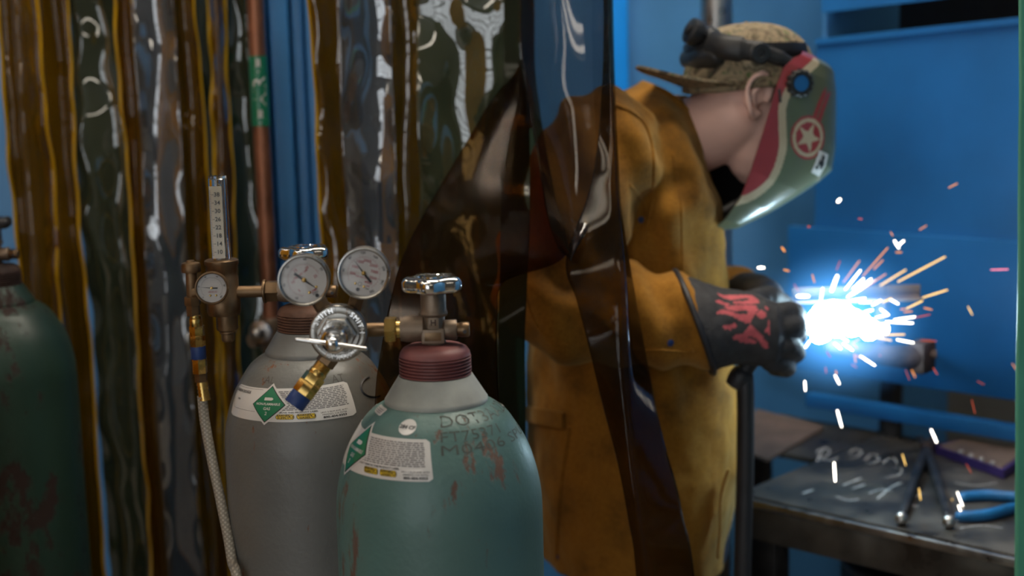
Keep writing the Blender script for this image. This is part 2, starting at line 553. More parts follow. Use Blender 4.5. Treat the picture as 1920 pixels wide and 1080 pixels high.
def braid(name, base):
    m, nt, p, out = newmat(name)
    tc = N(nt, 'ShaderNodeTexCoord'); res = []
    for sx in (-1, 1):
        mp = N(nt, 'ShaderNodeMapping'); mp.inputs['Rotation'].default_value = (0, sx * R(50), 0)
        nt.links.new(tc.outputs['Object'], mp.inputs[0])
        w = N(nt, 'ShaderNodeTexWave', i_Scale=75.0, i_Distortion=0.3); w.bands_direction = 'X'
        nt.links.new(mp.outputs[0], w.inputs['Vector']); res.append(w)
    mul = N(nt, 'ShaderNodeMath', operation='MULTIPLY')
    nt.links.new(res[0].outputs['Fac'], mul.inputs[0]); nt.links.new(res[1].outputs['Fac'], mul.inputs[1])
    rp = ramp(nt, [(0.1, [c * .55 for c in base]), (0.6, base)]); nt.links.new(mul.outputs[0], rp.inputs[0])
    nt.links.new(rp.outputs[0], p.inputs['Base Color']); p.inputs['Roughness'].default_value = .4
    return m


M['hose'] = braid('braided_hose', (.50, .45, .37))
M['floor'] = plain('concrete', (.30, .25, .19), .75, 0, .2, 3, bump=.1)
M['shopwall'] = plain('shop_wall_paint', (.30, .30, .29), .8, 0, .08, 2)
M['shopceil'] = plain('shop_ceiling', (.38, .38, .37), .85, 0, .08, 2)
for _k, _s in (('lamp', 1.0), ('lamp_low', .4), ('lamp_mid', .5), ('lamp_booth', 3.3)): M[_k] = emit('fluorescent_' + _k, (1.0, .90, .76), LAMP_STRENGTH * _s)
M['bay'] = emit('daylight_pane', (.90, .95, 1.0), BAY_STRENGTH)
M['v_olive'] = vinyl('olive_vinyl', (.33, .37, .22), (.115, .125, .075), .62, .045, f0=.11)
M['v_amber'] = vinyl('amber_vinyl', (.58, .32, .03), (.28, .145, .008), .48, .05, f0=.09)
M['v_edge_glow'] = vinyl('amber_edge_glow', (.9, .6, .05), (.92, .58, .02), .9, .08, f0=.06)  # brighter yellow paints the light glowing in amber strip edges
M['v_side'] = vinyl('bright_amber_vinyl', (.85, .5, .03), (.80, .48, .02), .6, .06, f0=.05, trans=.6)
M['trimblue'] = plain('bright_blue_strip', (.0, .28, .9), .4, 0, .05, 6)
M['v_clear'] = vinyl('smoky_clear_vinyl', (.50, .50, .48), (.16, .16, .165), .5, .045, f0=.16)
M['v_brown'] = vinyl('dark_bronze_vinyl', (.62, .45, .24), (.035, .018, .01), .08, .16, refl=.10, f0=.03)
M['v_brown2'] = vinyl('smoked_bronze_vinyl', (.52, .46, .35), (.05, .035, .02), .12, .06, refl=.24, f0=.05)
M['v_olive_shade'] = vinyl('shaded_olive_vinyl', (.33, .37, .22), (.05, .055, .035), .5, .1, refl=.15, f0=.04)  # olive vinyl darkened to paint in the shadow beside the teal cylinder
M['v_smoke'] = vinyl('smoke_grey_vinyl', (.62, .60, .60), (.05, .04, .035), .12, .05, refl=.40, f0=.06)
M['v_green'] = plain('green_vinyl_edge', (.10, .36, .21), .35, 0, .1, 10)
M['chalk'] = plain('chalk', (.50, .48, .46), .9, 0, .3, 90)
M['gauge_glass'] = vinyl('gauge_glass', (.97, .97, .97), (.8, .8, .8), 0.0, .02, .5, .02)
M['acrylic'] = glassy('acrylic_tube', (1.0, .98, .90), 1.48)
M['helmet'] = printed('painted_helmet', .3, .5, coat=.35, noise_amt=.12, bscale=90)
M['glove'] = printed('printed_glove_leather', .7, .3, bump=.35, bscale=220, noise_amt=.28)
M['glove_plain'] = plain('brown_work_glove', (.085, .06, .045), .75, 0, .35, 40, bump=.2)
M['arc'] = emit('arc_plasma', (.60, .86, 1.0), ARC_STRENGTH)
M['sp_white'] = emit('white_hot_spark', (1.0, .93, .80), 6.0)
M['sp_yellow'] = emit('yellow_spark', (1.0, .62, .18), 2.0)
M['sp_orange'] = emit('orange_spark', (1.0, .38, .10), 1.1)
M['sp_red'] = emit('red_spark', (1.0, .16, .08), .6)
M['sp_pink'] = emit('pink_spark', (1.0, .25, .35), 1.6)

# ------------------------------------------------------------------ the room
def slab(name, c, s, mat):
    o = MB().box(c, s).build(name, mat, smooth=0)
    o['kind'] = 'structure'
    return o


slab('floor', (0, 0, -.05), (10.4, 10.4, .1), M['floor'])
slab('ceiling', (0, 0, 4.25), (10.4, 10.4, .1), M['shopceil'])
slab('wall_left', (-5.1, 0, 2.1), (.2, 10.4, 4.2), M['shopwall'])
slab('wall_right', (5.1, 0, 2.1), (.2, 10.4, 4.2), M['shopwall'])
slab('wall_front', (0, -5.1, 2.1), (10.0, .2, 4.2), M['shopwall'])
slab('wall_back', (-1.6, 3.55, 1.6), (5.4, .06, 3.2), M['blue_lt'])
slab('wall_far', (0, 5.1, 2.1), (10.0, .2, 4.2), M['shopwall'])

# roll-up door behind the camera, daylight in its panes
def bay_door(x0, x1, z0, z1, n, rows):
    d = MB().box(((x0 + x1) / 2, -4.97, (z0 + z1) / 2), (x1 - x0, .05, z1 - z0)).build('door_1', M['shopwall'], smooth=0)
    d['kind'] = 'structure'
    w = (x1 - x0) / n; h = (z1 - z0) / rows
    for i in range(n):
        for j in range(rows):
            MB().box((x0 + w * (i + .5), -4.935, z0 + h * (j + .5)), (w * .86, .02, h * .80)).build('pane', M['bay'], d, smooth=0)


bay_door(-4.8, -.4, .3, 3.6, 4, 5)


def ceiling_light(x, y, z, L=2.4, along='x', label='', glow='lamp'):  # unseen lights, added to shape the light and reflections
    t = empty('ceiling_light', (x, y, z), label, 'ceiling light', 'added fluorescent lights hanging from the shop ceiling')
    sx, sy = (L, .34) if along == 'x' else (.34, L)
    MB().box((x, y, z + .05), (sx, sy, .06), bev=.01).build('housing', M['shopceil'], t)
    for k in (-1, 1):
        ox, oy = (0, k * .085) if along == 'x' else (k * .085, 0)
        a = V((x + ox, y + oy, z)); d = V((L * .48, 0, 0)) if along == 'x' else V((0, L * .48, 0))
        MB().cyl(a - d, a + d, .03, n=12).build('tube', M[glow], t)
    for k in (-1, 1):
        d = V((L * .4 * k, 0, 0)) if along == 'x' else V((0, L * .4 * k, 0))
        MB().cyl(V((x, y, z + .07)) + d, V((x, y, 4.21)) + d, .004, n=6).build('suspension_wire', M['steel'], t)
    return t


LG = 'added out-of-view long fluorescent light hanging from the ceiling'
ceiling_light(-2.2, 1.6, 3.35, 2.4, 'y', LG + ' left of the curtains', 'lamp_low')
ceiling_light(-.85, 1.1, 3.0, 2.0, 'x', LG + ' in front of the cylinders', 'lamp_mid')
ceiling_light(.45, 2.2, 3.4, 2.0, 'x', LG + ' above the welding bench', 'lamp_booth')
ceiling_light(-2.4, -2.0, 3.45, 2.4, 'x', LG + ' before the roll-up door', 'lamp_low')
ceiling_light(1.6, -2.2, 3.45, 2.4, 'x', LG + ' beside the roll-up door', 'lamp_low')

# blue ribbed post of the booth, between the two curtains
post = empty('booth_post', (at(550, 400, 2.72).x, 2.74, 0), 'blue ribbed steel booth post beside the copper air pipe', 'post')
pxm = 2.74 / F_PX * 1.012
pc = at(549, 300, 2.74).x
MB().box((pc, 2.78, 1.5), (.135, .05, 3.0), bev=.004).build('back_plate', M['blue'], post)
for k, (dx, w, dep) in enumerate([(-.052, .030, .05), (-.012, .036, .035), (.022, .022, .028), (.052, .028, .045)]):
    MB().box((pc + dx, 2.755 - dep / 2, 1.5), (w, dep, 3.0), bev=.004).build('rib', M['blue'], post)

# copper air pipe
pp = at(493, 300, 2.6)
pipe = empty('air_pipe', (pp.x, 2.6, 0), 'copper air pipe with a green AIR sleeve running down beside the blue post', 'pipe')
MB().cyl((pp.x, 2.6, at(508, 602, 2.6).z), (pp.x, 2.6, 3.1), .0155, n=28).build('riser', M['copper'], pipe)
zt, zb = at(485, 105, 2.6).z, at(490, 236, 2.6).z
slv = MB().cyl((pp.x, 2.6, zb), (pp.x, 2.6, zt), .0168, n=32).build('sleeve', M['greenlab'], pipe)
def on_pipe(zc, tw):
    def fn(x, y):      # x runs up the pipe, y across it
        th = y / .0172 + tw
        return V((pp.x - .0172 * math.sin(th), 2.6 - .0172 * math.cos(th), zc + x))
    return fn
b = MB(); b.text('AIR', .034, on_pipe((zt + zb) / 2, -.25), bold=.0004); b.build('lettering', M['white'], slv, smooth=0)
for zc in (zt - .017, zb + .017):
    b = MB(); f = on_pipe(zc, -.15)
    b.add([f(-.013, 0), f(-.002, .008), f(-.002, -.008)], [(0, 1, 2)])
    b.add([f(-.002, .004), f(.012, .004), f(.012, -.004), f(-.002, -.004)], [(0, 1, 2, 3)])
    b.build('arrow', M['white'], slv, smooth=0)
zf = at(508, 600, 2.6).z
MB().cyl((pp.x, 2.6, zf + .006), (pp.x, 2.6, zf - .055), .021, n=24, bev=.003).cyl((pp.x, 2.6, zf - .03), (pp.x - .03, 2.56, zf - .03), .014, n=20).build('elbow', M['bronze2'], pipe)
kb = at(491, 621, 2.54)
MB().lathe([(.0, 0), (.018, 0), (.021, .004), (.021, .01), (.012, .012), (.008, .018), (.009, .03), (.004, .034), (0, .034)], kb, (-.25, -1, 0), 24, caps=False).build('valve_knob', M['steel'], pipe)
MB().cyl((pp.x, 2.6, 0), (pp.x, 2.6, zf - .05), .0155, n=20).build('lower_riser', M['copper'], pipe)

# ------------------------------------------------------------------ strip curtains behind
rail_l = tag(MB().box((at(250, 0, 2.76).x, 2.76, 2.62), (.62, .12, .05), bev=.005).build('curtain_rail', M['steel']), 'steel rail carrying the strips left of the air pipe', 'rail')
rail_r = tag(MB().box((.0, 2.46, 2.62), (.95, .05, .05), bev=.005).build('curtain_rail', M['steel']), 'steel rail carrying the strips right of the blue post', 'rail')


def hanging_strip(mat, xl, xr, Y, seed, label, group=None, amp=.012, fold=.010, nfold=1.6, ztop=2.60, zbot=.12, fine=.62):
    a, c = at(xl, 350, Y), at(xr, 350, Y)
    W = c.x - a.x
    nu, nv = 30, 150
    grid = []
    for j in range(nv):
        v = j / (nv - 1); z = ztop + (zbot - ztop) * v
        row = []
        env = min(1.0, .25 + v * 3)
        for i in range(nu):
            u = i / (nu - 1)
            x = a.x + W * u
            q = V((x * 7.0 + seed * 3.1, z * 4.6, seed * 1.7))
            q2 = V((x * 20 + seed, z * 13.0 + seed * 2.3, seed))
            d = amp * noise.noise(q) * 1.5 + amp * fine * noise.noise(q2)
            d += fold * math.sin(2 * math.pi * nfold * u + seed + .9 * math.sin(z * 2.2 + seed))
            ed = min(u, 1 - u)
            ruff = max(0, 1 - ed / .22)
            d += ruff * .007 * math.sin(z * 46 + seed * 2 + (3 if u > .5 else 0)) * (.6 + noise.noise(V((z * 5, seed, u))))
            xo = .006 * noise.noise(V((z * 4.0, seed * 5, u * 1.5))) + .010 * noise.noise(V((z * 1.3, seed * 2.2, 0)))
            row.append(V((x + xo * env, Y + d * env, z)))
        grid.append(row)
    mb = sheet_mesh(MB(), grid, .0022)
    o = mb.build('curtain_strip', mat, smooth=180)
    if mat is M['v_amber']:
        for i in (0, nu - 1):
            MB().tube([r_[i] for r_ in grid[::1]], .0030, 6).build('edge', M['v_edge_glow'], o)  # bead whose bright yellow paints the lit rim of the strip
    return tag(o, label, 'curtain strip', group)


GL = 'vinyl strips hanging left of the air pipe'
GR = 'vinyl strips hanging right of the blue post'
hanging_strip(M['v_amber'], 18, 92, 2.715, 1.2, 'narrow amber vinyl strip with ruffled edges behind the rusty dark green cylinder', GL, .012, .016, 1.3)
hanging_strip(M['v_amber'], 84, 150, 2.76, 2.6, 'amber vinyl strip between the narrow amber strip and the first olive strip', GL, .014, .016, 1.4)
hanging_strip(M['v_olive'], 150, 262, 2.80, 3.3, 'olive vinyl strip with bubble-like dents left of the smoky clear strip', GL, .017, .008, 1.2)
hanging_strip(M['v_amber'], 238, 276, 2.735, 4.9, 'thin amber vinyl strip folded along the edge of the smoky clear strip', GL, .011, .012, 1.0)
hanging_strip(M['v_clear'], 268, 344, 2.70, 5.4, 'smoky clear vinyl strip hanging behind the flowmeter hose', GL, .013, .006, .8)
hanging_strip(M['v_amber'], 332, 384, 2.76, 6.1, 'amber vinyl strip hanging behind the flowmeter needle valve', GL, .011, .012, 1.2)
hanging_strip(M['v_olive'], 362, 484, 2.825, 7.7, 'olive vinyl strip hanging between the flowmeter and the copper pipe', GL, .019, .009, 1.3)
hanging_strip(M['v_amber'], 402, 434, 2.75, 8.2, 'thin ruffled amber vinyl strip hanging behind the flowmeter tube', GL, .012, .012, 1.0)
hanging_strip(M['v_amber'], 596, 672, 2.505, 9.5, 'amber vinyl strip hanging against the blue post', GR, .014, .009, .9)
hanging_strip(M['v_clear'], 652, 748, 2.445, 10.3, 'smoky clear vinyl strip mirroring the bright shop door', GR, .018, .007, .8)
hanging_strip(M['v_amber'], 738, 796, 2.515, 11.8, 'dark amber vinyl strip between the smoky clear strip and the wide olive strip', GR, .008, .006, .7)
hanging_strip(M['v_olive'], 788, 964, 2.455, 12.4, 'wide olive vinyl strip hanging behind the swept aside bronze sheet', GR, .020, .008, 1.1)
hanging_strip(M['v_clear'], 950, 1000, 2.425, 13.1, 'narrow smoky clear vinyl strip hanging above the bronze sheet', GR, .012, .010, .8, zbot=1.62)

# unseen amber side curtain, added for yellow reflections and shade at left
for k in range(6):
    y0 = .55 + k * .27; grid = []
    for j in range(60):
        z = 2.35 - 2.2 * j / 59
        grid.append([V((-1.22 + .02 * math.sin(i * .8 + k) + .02 * noise.noise(V((i * .3 + k * 7, z * 3, k))), y0 + .28 * i / 13, z)) for i in range(14)])
    tag(sheet_mesh(MB(), grid, .0025).build('curtain_strip', M['v_side'], smooth=180), 'bright amber vinyl strip of the added, out-of-view side curtain facing the cylinders', 'curtain strip', 'added side curtain strips')
tag(MB().box((-1.22, 1.37, 2.37), (.05, 1.75, .05), bev=.005).build('curtain_rail', M['steel']), 'steel rail carrying the added bright amber side curtain', 'rail')
# unseen cabinet, added to shade the lower left of the view
cab = empty('shade_cabinet', (-.93, 1.32, 0), 'added out-of-view dark steel cabinet with drawers shading the dark green cylinder', 'cabinet')
MB().box((-.93, 1.32, .70), (.50, .34, 1.32), bev=.008).build('body', M['darksteel'], cab)
for k in range(5):
    dw = MB().box((-.93, 1.145, .20 + k * .255), (.46, .012, .235), bev=.004).build('drawer', M['darksteel'], cab)
    MB().tube([(-1.03, 1.14, .27 + k * .255), (-1.03, 1.115, .27 + k * .255), (-.83, 1.115, .27 + k * .255), (-.83, 1.14, .27 + k * .255)], .006, 8).build('handle', M['steel'], dw)
for sx in (-1, 1):
    for sy in (-1, 1): MB().cyl((-.93 + sx * .2, 1.32 + sy * .12, 0), (-.93 + sx * .2, 1.32 + sy * .12, .05), .025, n=16).build('foot', M['rubber'], cab)
# unseen blue partition on the right, added to give blue reflections
slab('wall_reflector', (1.32, 1.15, 1.2), (.05, 1.3, 2.4), M['blue_lt'])

# ------------------------------------------------------------------ bronze sheets pulled aside, in front of the welder
def px_sheet(name, mat, left, right, label, nu=26, nv=90, bulge=0.0, th=.0022, wob=.0, seed=0.0, mid=None):
    """left / right: lists of (px, py, Y) with as many rows each"""
    L = spline([at(*p) for p in left], nv); Rr = spline([at(*p) for p in right], nv)
    Mi = spline([at(*p) for p in mid], nv) if mid else None
    grid = []
    for j in range(nv):
        row = []
        for i in range(nu):
            u = i / (nu - 1)
            if Mi:
                p = L[j].lerp(Mi[j], u * 2) if u <= .5 else Mi[j].lerp(Rr[j], u * 2 - 1)
                # round the crease a little
                k = max(0, 1 - abs(u - .5) / .12)
                p = p.lerp((L[j] + Rr[j]) / 2, .10 * k * k)
            else:
                p = L[j].lerp(Rr[j], u)
            p = p + V((0, -bulge * math.sin(math.pi * u), 0))
            if wob:
                q = V((p.x * 9 + seed, p.z * 5 + seed, seed)); q2 = V((p.x * 22, p.z * 12, seed + 4))
                p = p + V((0, wob * noise.noise(q) * 1.6 + wob * .35 * noise.noise(q2), 0))
            row.append(p)
        grid.append(row)
    o = sheet_mesh(MB(), grid, th).build(name, mat, smooth=180)
    return tag(o, label, 'curtain strip')


px_sheet('curtain_sheet', M['v_brown'],
         [(985, -260, 2.44), (978, 75, 2.38), (905, 215, 2.26), (803, 388, 2.08), (757, 478, 1.93), (733, 560, 1.82), (714, 660, 1.75), (704, 745, 1.73), (700, 900, 1.73), (697, 1150, 1.73)],
         [(1010, -260, 2.43), (1000, 60, 2.37), (1012, 210, 2.28), (1040, 370, 2.18), (1060, 478, 2.08), (948, 526, 1.99), (932, 590, 1.93), (932, 700, 1.91), (936, 800, 1.90), (940, 1150, 1.88)],
         'big dark bronze vinyl sheet swept aside behind the teal cylinder valve', nu=40, nv=120, bulge=.03, wob=.0015, seed=2.0)
px_sheet('curtain_strip', M['v_smoke'],
         [(985, -260, 2.36), (974, 60, 2.30), (992, 200, 2.24), (1010, 300, 2.20), (1026, 400, 2.14), (1046, 462, 2.08), (1066, 482, 2.05)],
         [(1138, -260, 2.30), (1142, 60, 2.22), (1145, 200, 2.16), (1138, 310, 2.10), (1120, 392, 2.05), (1096, 440, 2.02), (1070, 483, 2.02)],
         'glossy bronze vinyl strip mirroring blue light above the welder\'s elbow', nu=34, nv=110, bulge=.035, wob=.004, seed=6.0)
px_sheet('curtain_strip', M['v_brown2'],
         [(1128, -260, 2.22), (1132, 100, 2.14), (1112, 330, 2.06), (1062, 484, 2.02), (1082, 565, 2.00), (1104, 650, 1.98), (1132, 765, 1.97), (1158, 865, 1.96), (1178, 970, 1.95), (1194, 1090, 1.94), (1215, 1500, 1.92)],
         [(1144, -260, 2.26), (1150, 100, 2.18), (1160, 330, 2.10), (1168, 420, 2.07), (1192, 565, 2.06), (1217, 700, 2.05), (1242, 820, 2.04), (1266, 905, 2.03), (1279, 965, 2.02), (1302, 1090, 2.01), (1330, 1500, 2.0)],
         'long creased bronze vinyl strip hanging in front of the welder\'s jacket', nu=30, nv=130, wob=.0025, seed=9.0,
         mid=[(1140, -260, 2.20), (1146, 100, 2.12), (1156, 330, 2.04), (1166, 440, 2.00), (1172, 565, 1.975), (1175, 690, 1.96), (1181, 800, 1.95), (1190, 910, 1.94), (1200, 990, 1.935), (1212, 1090, 1.93), (1240, 1500, 1.9)])
px_sheet('curtain_strip', M['v_olive_shade'],
         [(946, -260, 2.40), (944, 150, 2.32), (940, 380, 2.14), (936, 540, 2.06), (934, 640, 2.03), (936, 780, 2.02), (940, 1100, 2.02)],
         [(990, -260, 2.40), (992, 150, 2.32), (994, 380, 2.13), (988, 540, 2.06), (984, 640, 2.04), (985, 780, 2.03), (988, 1100, 2.03)],
         'olive vinyl strip, shade painted into its colour, hanging between the teal cylinder and the jacket', nu=14, nv=70, wob=.0015, seed=3.3)
g = px_sheet('curtain_strip', M['v_green'],
         [(1910, -200, 2.0), (1911, 300, 2.0), (1906, 700, 2.0), (1903, 1100, 2.0), (1902, 1400, 2.0)],
         [(1990, -200, 2.02), (1990, 300, 2.02), (1988, 700, 2.02), (1986, 1100, 2.02), (1986, 1400, 2.02)],
         'green vinyl strip hanging beside the bench, next to the blue-handled pliers', nu=14, nv=60, wob=.004, seed=5.3)
rail_f = tag(MB().box((.32, 2.3, 2.62), (1.9, .05, .05), bev=.005).build('curtain_rail', M['steel']), 'steel rail carrying the bronze sheets above the welder', 'rail')

# ------------------------------------------------------------------ booth: back wall strip, pole, fume hood
MB().box((at(1160, 300, 3.50).x, 3.49, 1.6), (.045, .06, 3.2), bev=.004).build('trim_1', M['trimblue'], smooth=30)['kind'] = 'structure'  # upright strip coloured a brighter, more saturated blue than the wall
pl = at(1343, 200, 3.05)
tag(MB().cyl((pl.x, 3.05, 0), (pl.x, 3.05, 3.3), .033, n=32).build('steel_pole', M['steel']), 'round bare steel pole standing behind the welder\'s head', 'pole')

TZ = .95
T0 = on_z(1410, 930, TZ); T0.z = 0
E1 = on_z(1905, 1040, TZ); E1.z = 0; E1 = (E1 - T0).normalized(); E2 = V((-E1.y, E1.x, 0))
HROT = Matrix((E1, E2, V((0, 0, 1)))).transposed()
def tb(a, b_, z): return T0 + E1 * a + E2 * b_ + V((0, 0, z))


hood = empty('fume_hood', tb(.35, .62, 0), 'blue sheet steel fume hood with a dark slot behind the welding bench', 'fume hood')
HB = (at(1640, 600, 2.95) - T0).dot(E2)
def hp_box(name, a0, a1, b0, b1, z0, z1, mat, bev=.003):
    return MB().box(tb((a0 + a1) / 2, (b0 + b1) / 2, (z0 + z1) / 2), (a1 - a0, b1 - b0, z1 - z0), HROT, bev=bev).build(name, mat, hood)
def meet(px, py):
    d = ray(px, py); t = ((T0 + E2 * HB - CAM).dot(E2)) / d.dot(E2); p = CAM + d * t
    return (p - T0).dot(E1), p.z
hl = meet(1530, 200)[0]
(a_l, z_l), (a_r, z_r) = meet(1530, 75), meet(1915, 34)
def sloped(name, a0, a1, b0, b1, zs, mat):
    zf = lambda a: z_l + (z_r - z_l) * (a - a_l) / (a_r - a_l)
    p = [tb(a, b_, (zf(a) + z) if rel else z) for a in (a0, a1) for b_ in (b0, b1) for z, rel in zs]
    return MB().add(p, [(0, 1, 3, 2), (4, 6, 7, 5), (0, 4, 5, 1), (2, 3, 7, 6), (0, 2, 6, 4), (1, 5, 7, 3)]).build(name, mat, hood, smooth=0)
sloped('front_panel', hl, 1.0, HB, HB + .02, ((1.36, 0), (0, 1)), M['hoodblue'])
hp_box('lower_panel', hl - .06, 1.0, HB - .012, HB + .012, 1.05, 1.365, M['hoodblue'])
sloped('upper_panel', hl + .01, 1.0, HB, HB + .02, ((.055, 1), (2.6, 0)), M['hoodblue'])
hp_box('side_panel', hl, hl + .012, HB + .02, HB + .34, 1.06, 2.6, M['blue_lt'])
hp_box('back_panel', hl, 1.0, HB + .34, HB + .36, .98, 2.6, M['black'])
for a_ in (hl + .03, .96): hp_box('leg', a_ - .02, a_ + .02, HB + .28, HB + .32, 0, 1.06, M['darksteel'])
sloped('slot_lip', hl, 1.0, HB - .008, HB + .03, ((-.010, 1), (.002, 1)), M['hoodblue'])

# ------------------------------------------------------------------ gas cylinders
SHELL = [(0.0575, 1.356), (.068, 1.3505), (.080, 1.3405), (.090, 1.326), (.099, 1.311), (.1055, 1.296), (.1110, 1.278), (.1148, 1.260), (.1168, 1.243), (.1175, 1.22)]
_tab = sorted([(z, r) for r, z in SHELL])
def smooth_prof():
    pts = [V((r, 0, z)) for r, z in SHELL]
    return [(p.x, p.z) for p in spline(pts, 40)]
PROF = smooth_prof()
RTAB = sorted([(z, r) for r, z in PROF])
def shell_r(z): return .1175 if z < 1.22 else interp(RTAB, z)


class Cyl:
    def __init__(s, X, Y): s.X = X; s.Y = Y

    def hit(s, px, py):
        """(theta, z) where the line of sight meets the shell; theta 0 faces -Y, positive to +X"""
        d = ray(px, py); t = (s.Y - .125) / d.y
        for k in range(4000):
            p = CAM + d * t
            if math.hypot(p.x - s.X, p.y - s.Y) <= shell_r(p.z) and p.z < 1.356: break
            t += .00006
        return math.atan2(p.x - s.X, -(p.y - s.Y)), p.z

    def pt(s, th, z, off=0.0):
        r = shell_r(z); e = .002
        sl = (shell_r(z + e) - shell_r(z - e)) / (2 * e)
        n = V((math.sin(th), -math.cos(th), -sl)).normalized()
        return V((s.X + r * math.sin(th), s.Y - r * math.cos(th), z)) + n * off

    def quad(s, c, off):
        """map (u, v) in 0..1 (v down) between four (theta, z) corners TL TR BR BL"""
        def fn(u, v, o=0.0):
            th = (c[0][0] * (1 - u) + c[1][0] * u) * (1 - v) + (c[3][0] * (1 - u) + c[2][0] * u) * v
            z = (c[0][1] * (1 - u) + c[1][1] * u) * (1 - v) + (c[3][1] * (1 - u) + c[2][1] * u) * v
            return s.pt(th, z, off + o)
        return fn


def patch(fn, nu=40, nv=14, corner=0.0, asp=1.0, th=.0004):
    """label sheet with rounded corners, laid on the shell"""
    mb = MB(); vs = []; fs = []
    for top in (0.0, -th):
        for j in range(nv + 1):
            v = j / nv
            # shrink the row's ends near the corners
            dv = min(v, 1 - v); ins = 0.0
            if corner and dv < corner:
                q = 1 - dv / corner; ins = corner / asp * (1 - math.sqrt(max(0, 1 - q * q)))
            for i in range(nu + 1):
                u = ins + (1 - 2 * ins) * i / nu
                vs.append(fn(u, v, top))
    o = (nu + 1) * (nv + 1)
    for j in range(nv):
        for i in range(nu):
            a = j * (nu + 1) + i; b_, c_, d_ = a + 1, a + nu + 2, a + nu + 1
            fs.append((a, d_, c_, b_)); fs.append((o + a, o + b_, o + c_, o + d_))
    rim = [i for i in range(nu + 1)] + [j * (nu + 1) + nu for j in range(1, nv + 1)] + [nv * (nu + 1) + i for i in range(nu - 1, -1, -1)] + [j * (nu + 1) for j in range(nv - 1, 0, -1)]
    for k in range(len(rim)):
        a, b_ = rim[k], rim[(k + 1) % len(rim)]
        fs.append((a, b_, o + b_, o + a))
    return mb.add(vs, fs)


def handwheel(o, r=.0312, h=.0175):
    rf = lambda t: 1 + .12 * math.cos(5 * t + .5)
    prof = [(.35, 0), (.80, 0), (.93, .10), (1.0, .28), (1.0, .70), (.94, .90), (.84, 1.0), (.60, 1.0), (.52, .90), (.36, .86), (.34, 1.0), (.20, 1.03), (.0, 1.03)]
    return MB().lathe([(a * r, b_ * h) for a, b_ in prof], o, (0, 0, 1), 60, caps=False, rf=rf)


def gas_cylinder(name, X, Y, label, body, collar, cap, wheel='chrome'):
    c = Cyl(X, Y)
    t = empty(name, (X, Y, 0), label, 'gas cylinder', 'tall compressed gas cylinders')
    prof = [(.0, .002), (.095, .002), (.112, .012), (.1175, .035), (.1175, .6), (.1175, 1.0)] + [(r, z) for r, z in reversed(PROF)] + [(.02, 1.3575), (0, 1.3575)]
    sh = MB().lathe(prof, (X, Y, 0), (0, 0, 1), 96, caps=False).build('shell', body, t)
    MB().lathe([(.03, 1.353), (.0572, 1.353), (.0582, 1.3545), (.0582, 1.3595), (.0568, 1.3615), (.0415, 1.386), (.03, 1.386)], (X, Y, 0), (0, 0, 1), 72).build('collar', collar, t)
    th = [(.02, 1.384), (.0395, 1.384)]
    for k in range(6):
        z = 1.386 + k * .0037
        th += [(.0374, z), (.0406, z + .0010), (.0406, z + .0022), (.0374, z + .0031)]
    th += [(.0400, 1.4085), (.0392, 1.412), (.036, 1.4165), (.030, 1.4195), (.018, 1.421), (0, 1.421)]
    MB().lathe(th, (X, Y, 0), (0, 0, 1), 64, caps=False).build('neck_ring', cap, t)
    # valve
    zp = 1.4385
    v = MB()
    v.lathe([(.0135, 1.417), (.0135, 1.4195), (.0122, 1.421), (.0135, 1.422), (.0122, 1.4235), (.0135, 1.425), (.0128, 1.427), (.0128, 1.430), (.0125, 1.445), (.0122, 1.452), (.0148, 1.4535), (.0158, 1.456), (.0148, 1.459), (.0143, 1.460), (.0143, 1.4795), (.010, 1.480)], (X, Y, 0), (0, 0, 1), 40)
    body_v = v.build('valve_body', M['bronze2'], t)
    MB().lathe([(.008, .008), (.0148, .012), (.0150, .030), (.0135, .0375), (.0125, .0375)], (X, Y, zp), (-1, 0, 0), 36).build('outlet', M['bronze2'], body_v)
    MB().lathe([(.007, .008), (.0112, .012), (.0116, .024), (.0108, .0255)], (X, Y, zp - .002), (1, 0, 0), 32).build('relief_port', M['bronze2'], body_v)
    MB().lathe([(.0075, .025), (.0078, .026), (.0078, .029), (.0085, .030), (.0085, .038), (.0075, .0395), (.003, .0395)], (X, Y, zp - .002), (1, 0, 0), 28).build('relief_plug', M['bronze'], body_v)
    MB().cyl((X + .0345, Y - .0092, zp - .003), (X + .0345, Y - .005, zp - .003), .0022, n=12).build('plug_hole', M['ink'], body_v)
    MB().box((X - .0008, Y - .0125, zp - .007), (.026, .004, .0165), bev=.0015).build('stamped_plate', M['bronze2'], body_v)
    MB().box((X - .0008, Y - .0146, zp - .007), (.0185, .0006, .0095), bev=.0002).build('plate_recess', M['bronze'], body_v)
    MB().box((X, Y - .0128, zp + .0085), (.0115, .003, .0115), bev=.001).build('letter_plate', M['bronze2'], body_v)
    hb = MB(); hb.text('H', .0095, lambda x, y: V((X + x, Y - .01455, zp + .0085 + y)), bold=.0002); hb.build('letter_h', M['dark_rust'], body_v, smooth=0)
    for dx, dz, sx, sz in ((0, .0055, .0115, .0009), (0, -.0055, .0115, .0009), (.0055, 0, .0009, .0115), (-.0055, 0, .0009, .0115)):
        MB().box((X + dx, Y - .0147, zp + .0085 + dz), (sx, .001, sz)).build('letter_border', M['bronze2'], body_v)
    hw = handwheel((X, Y, 1.4800)).build('handwheel', M[wheel], t)
    return t, sh, c


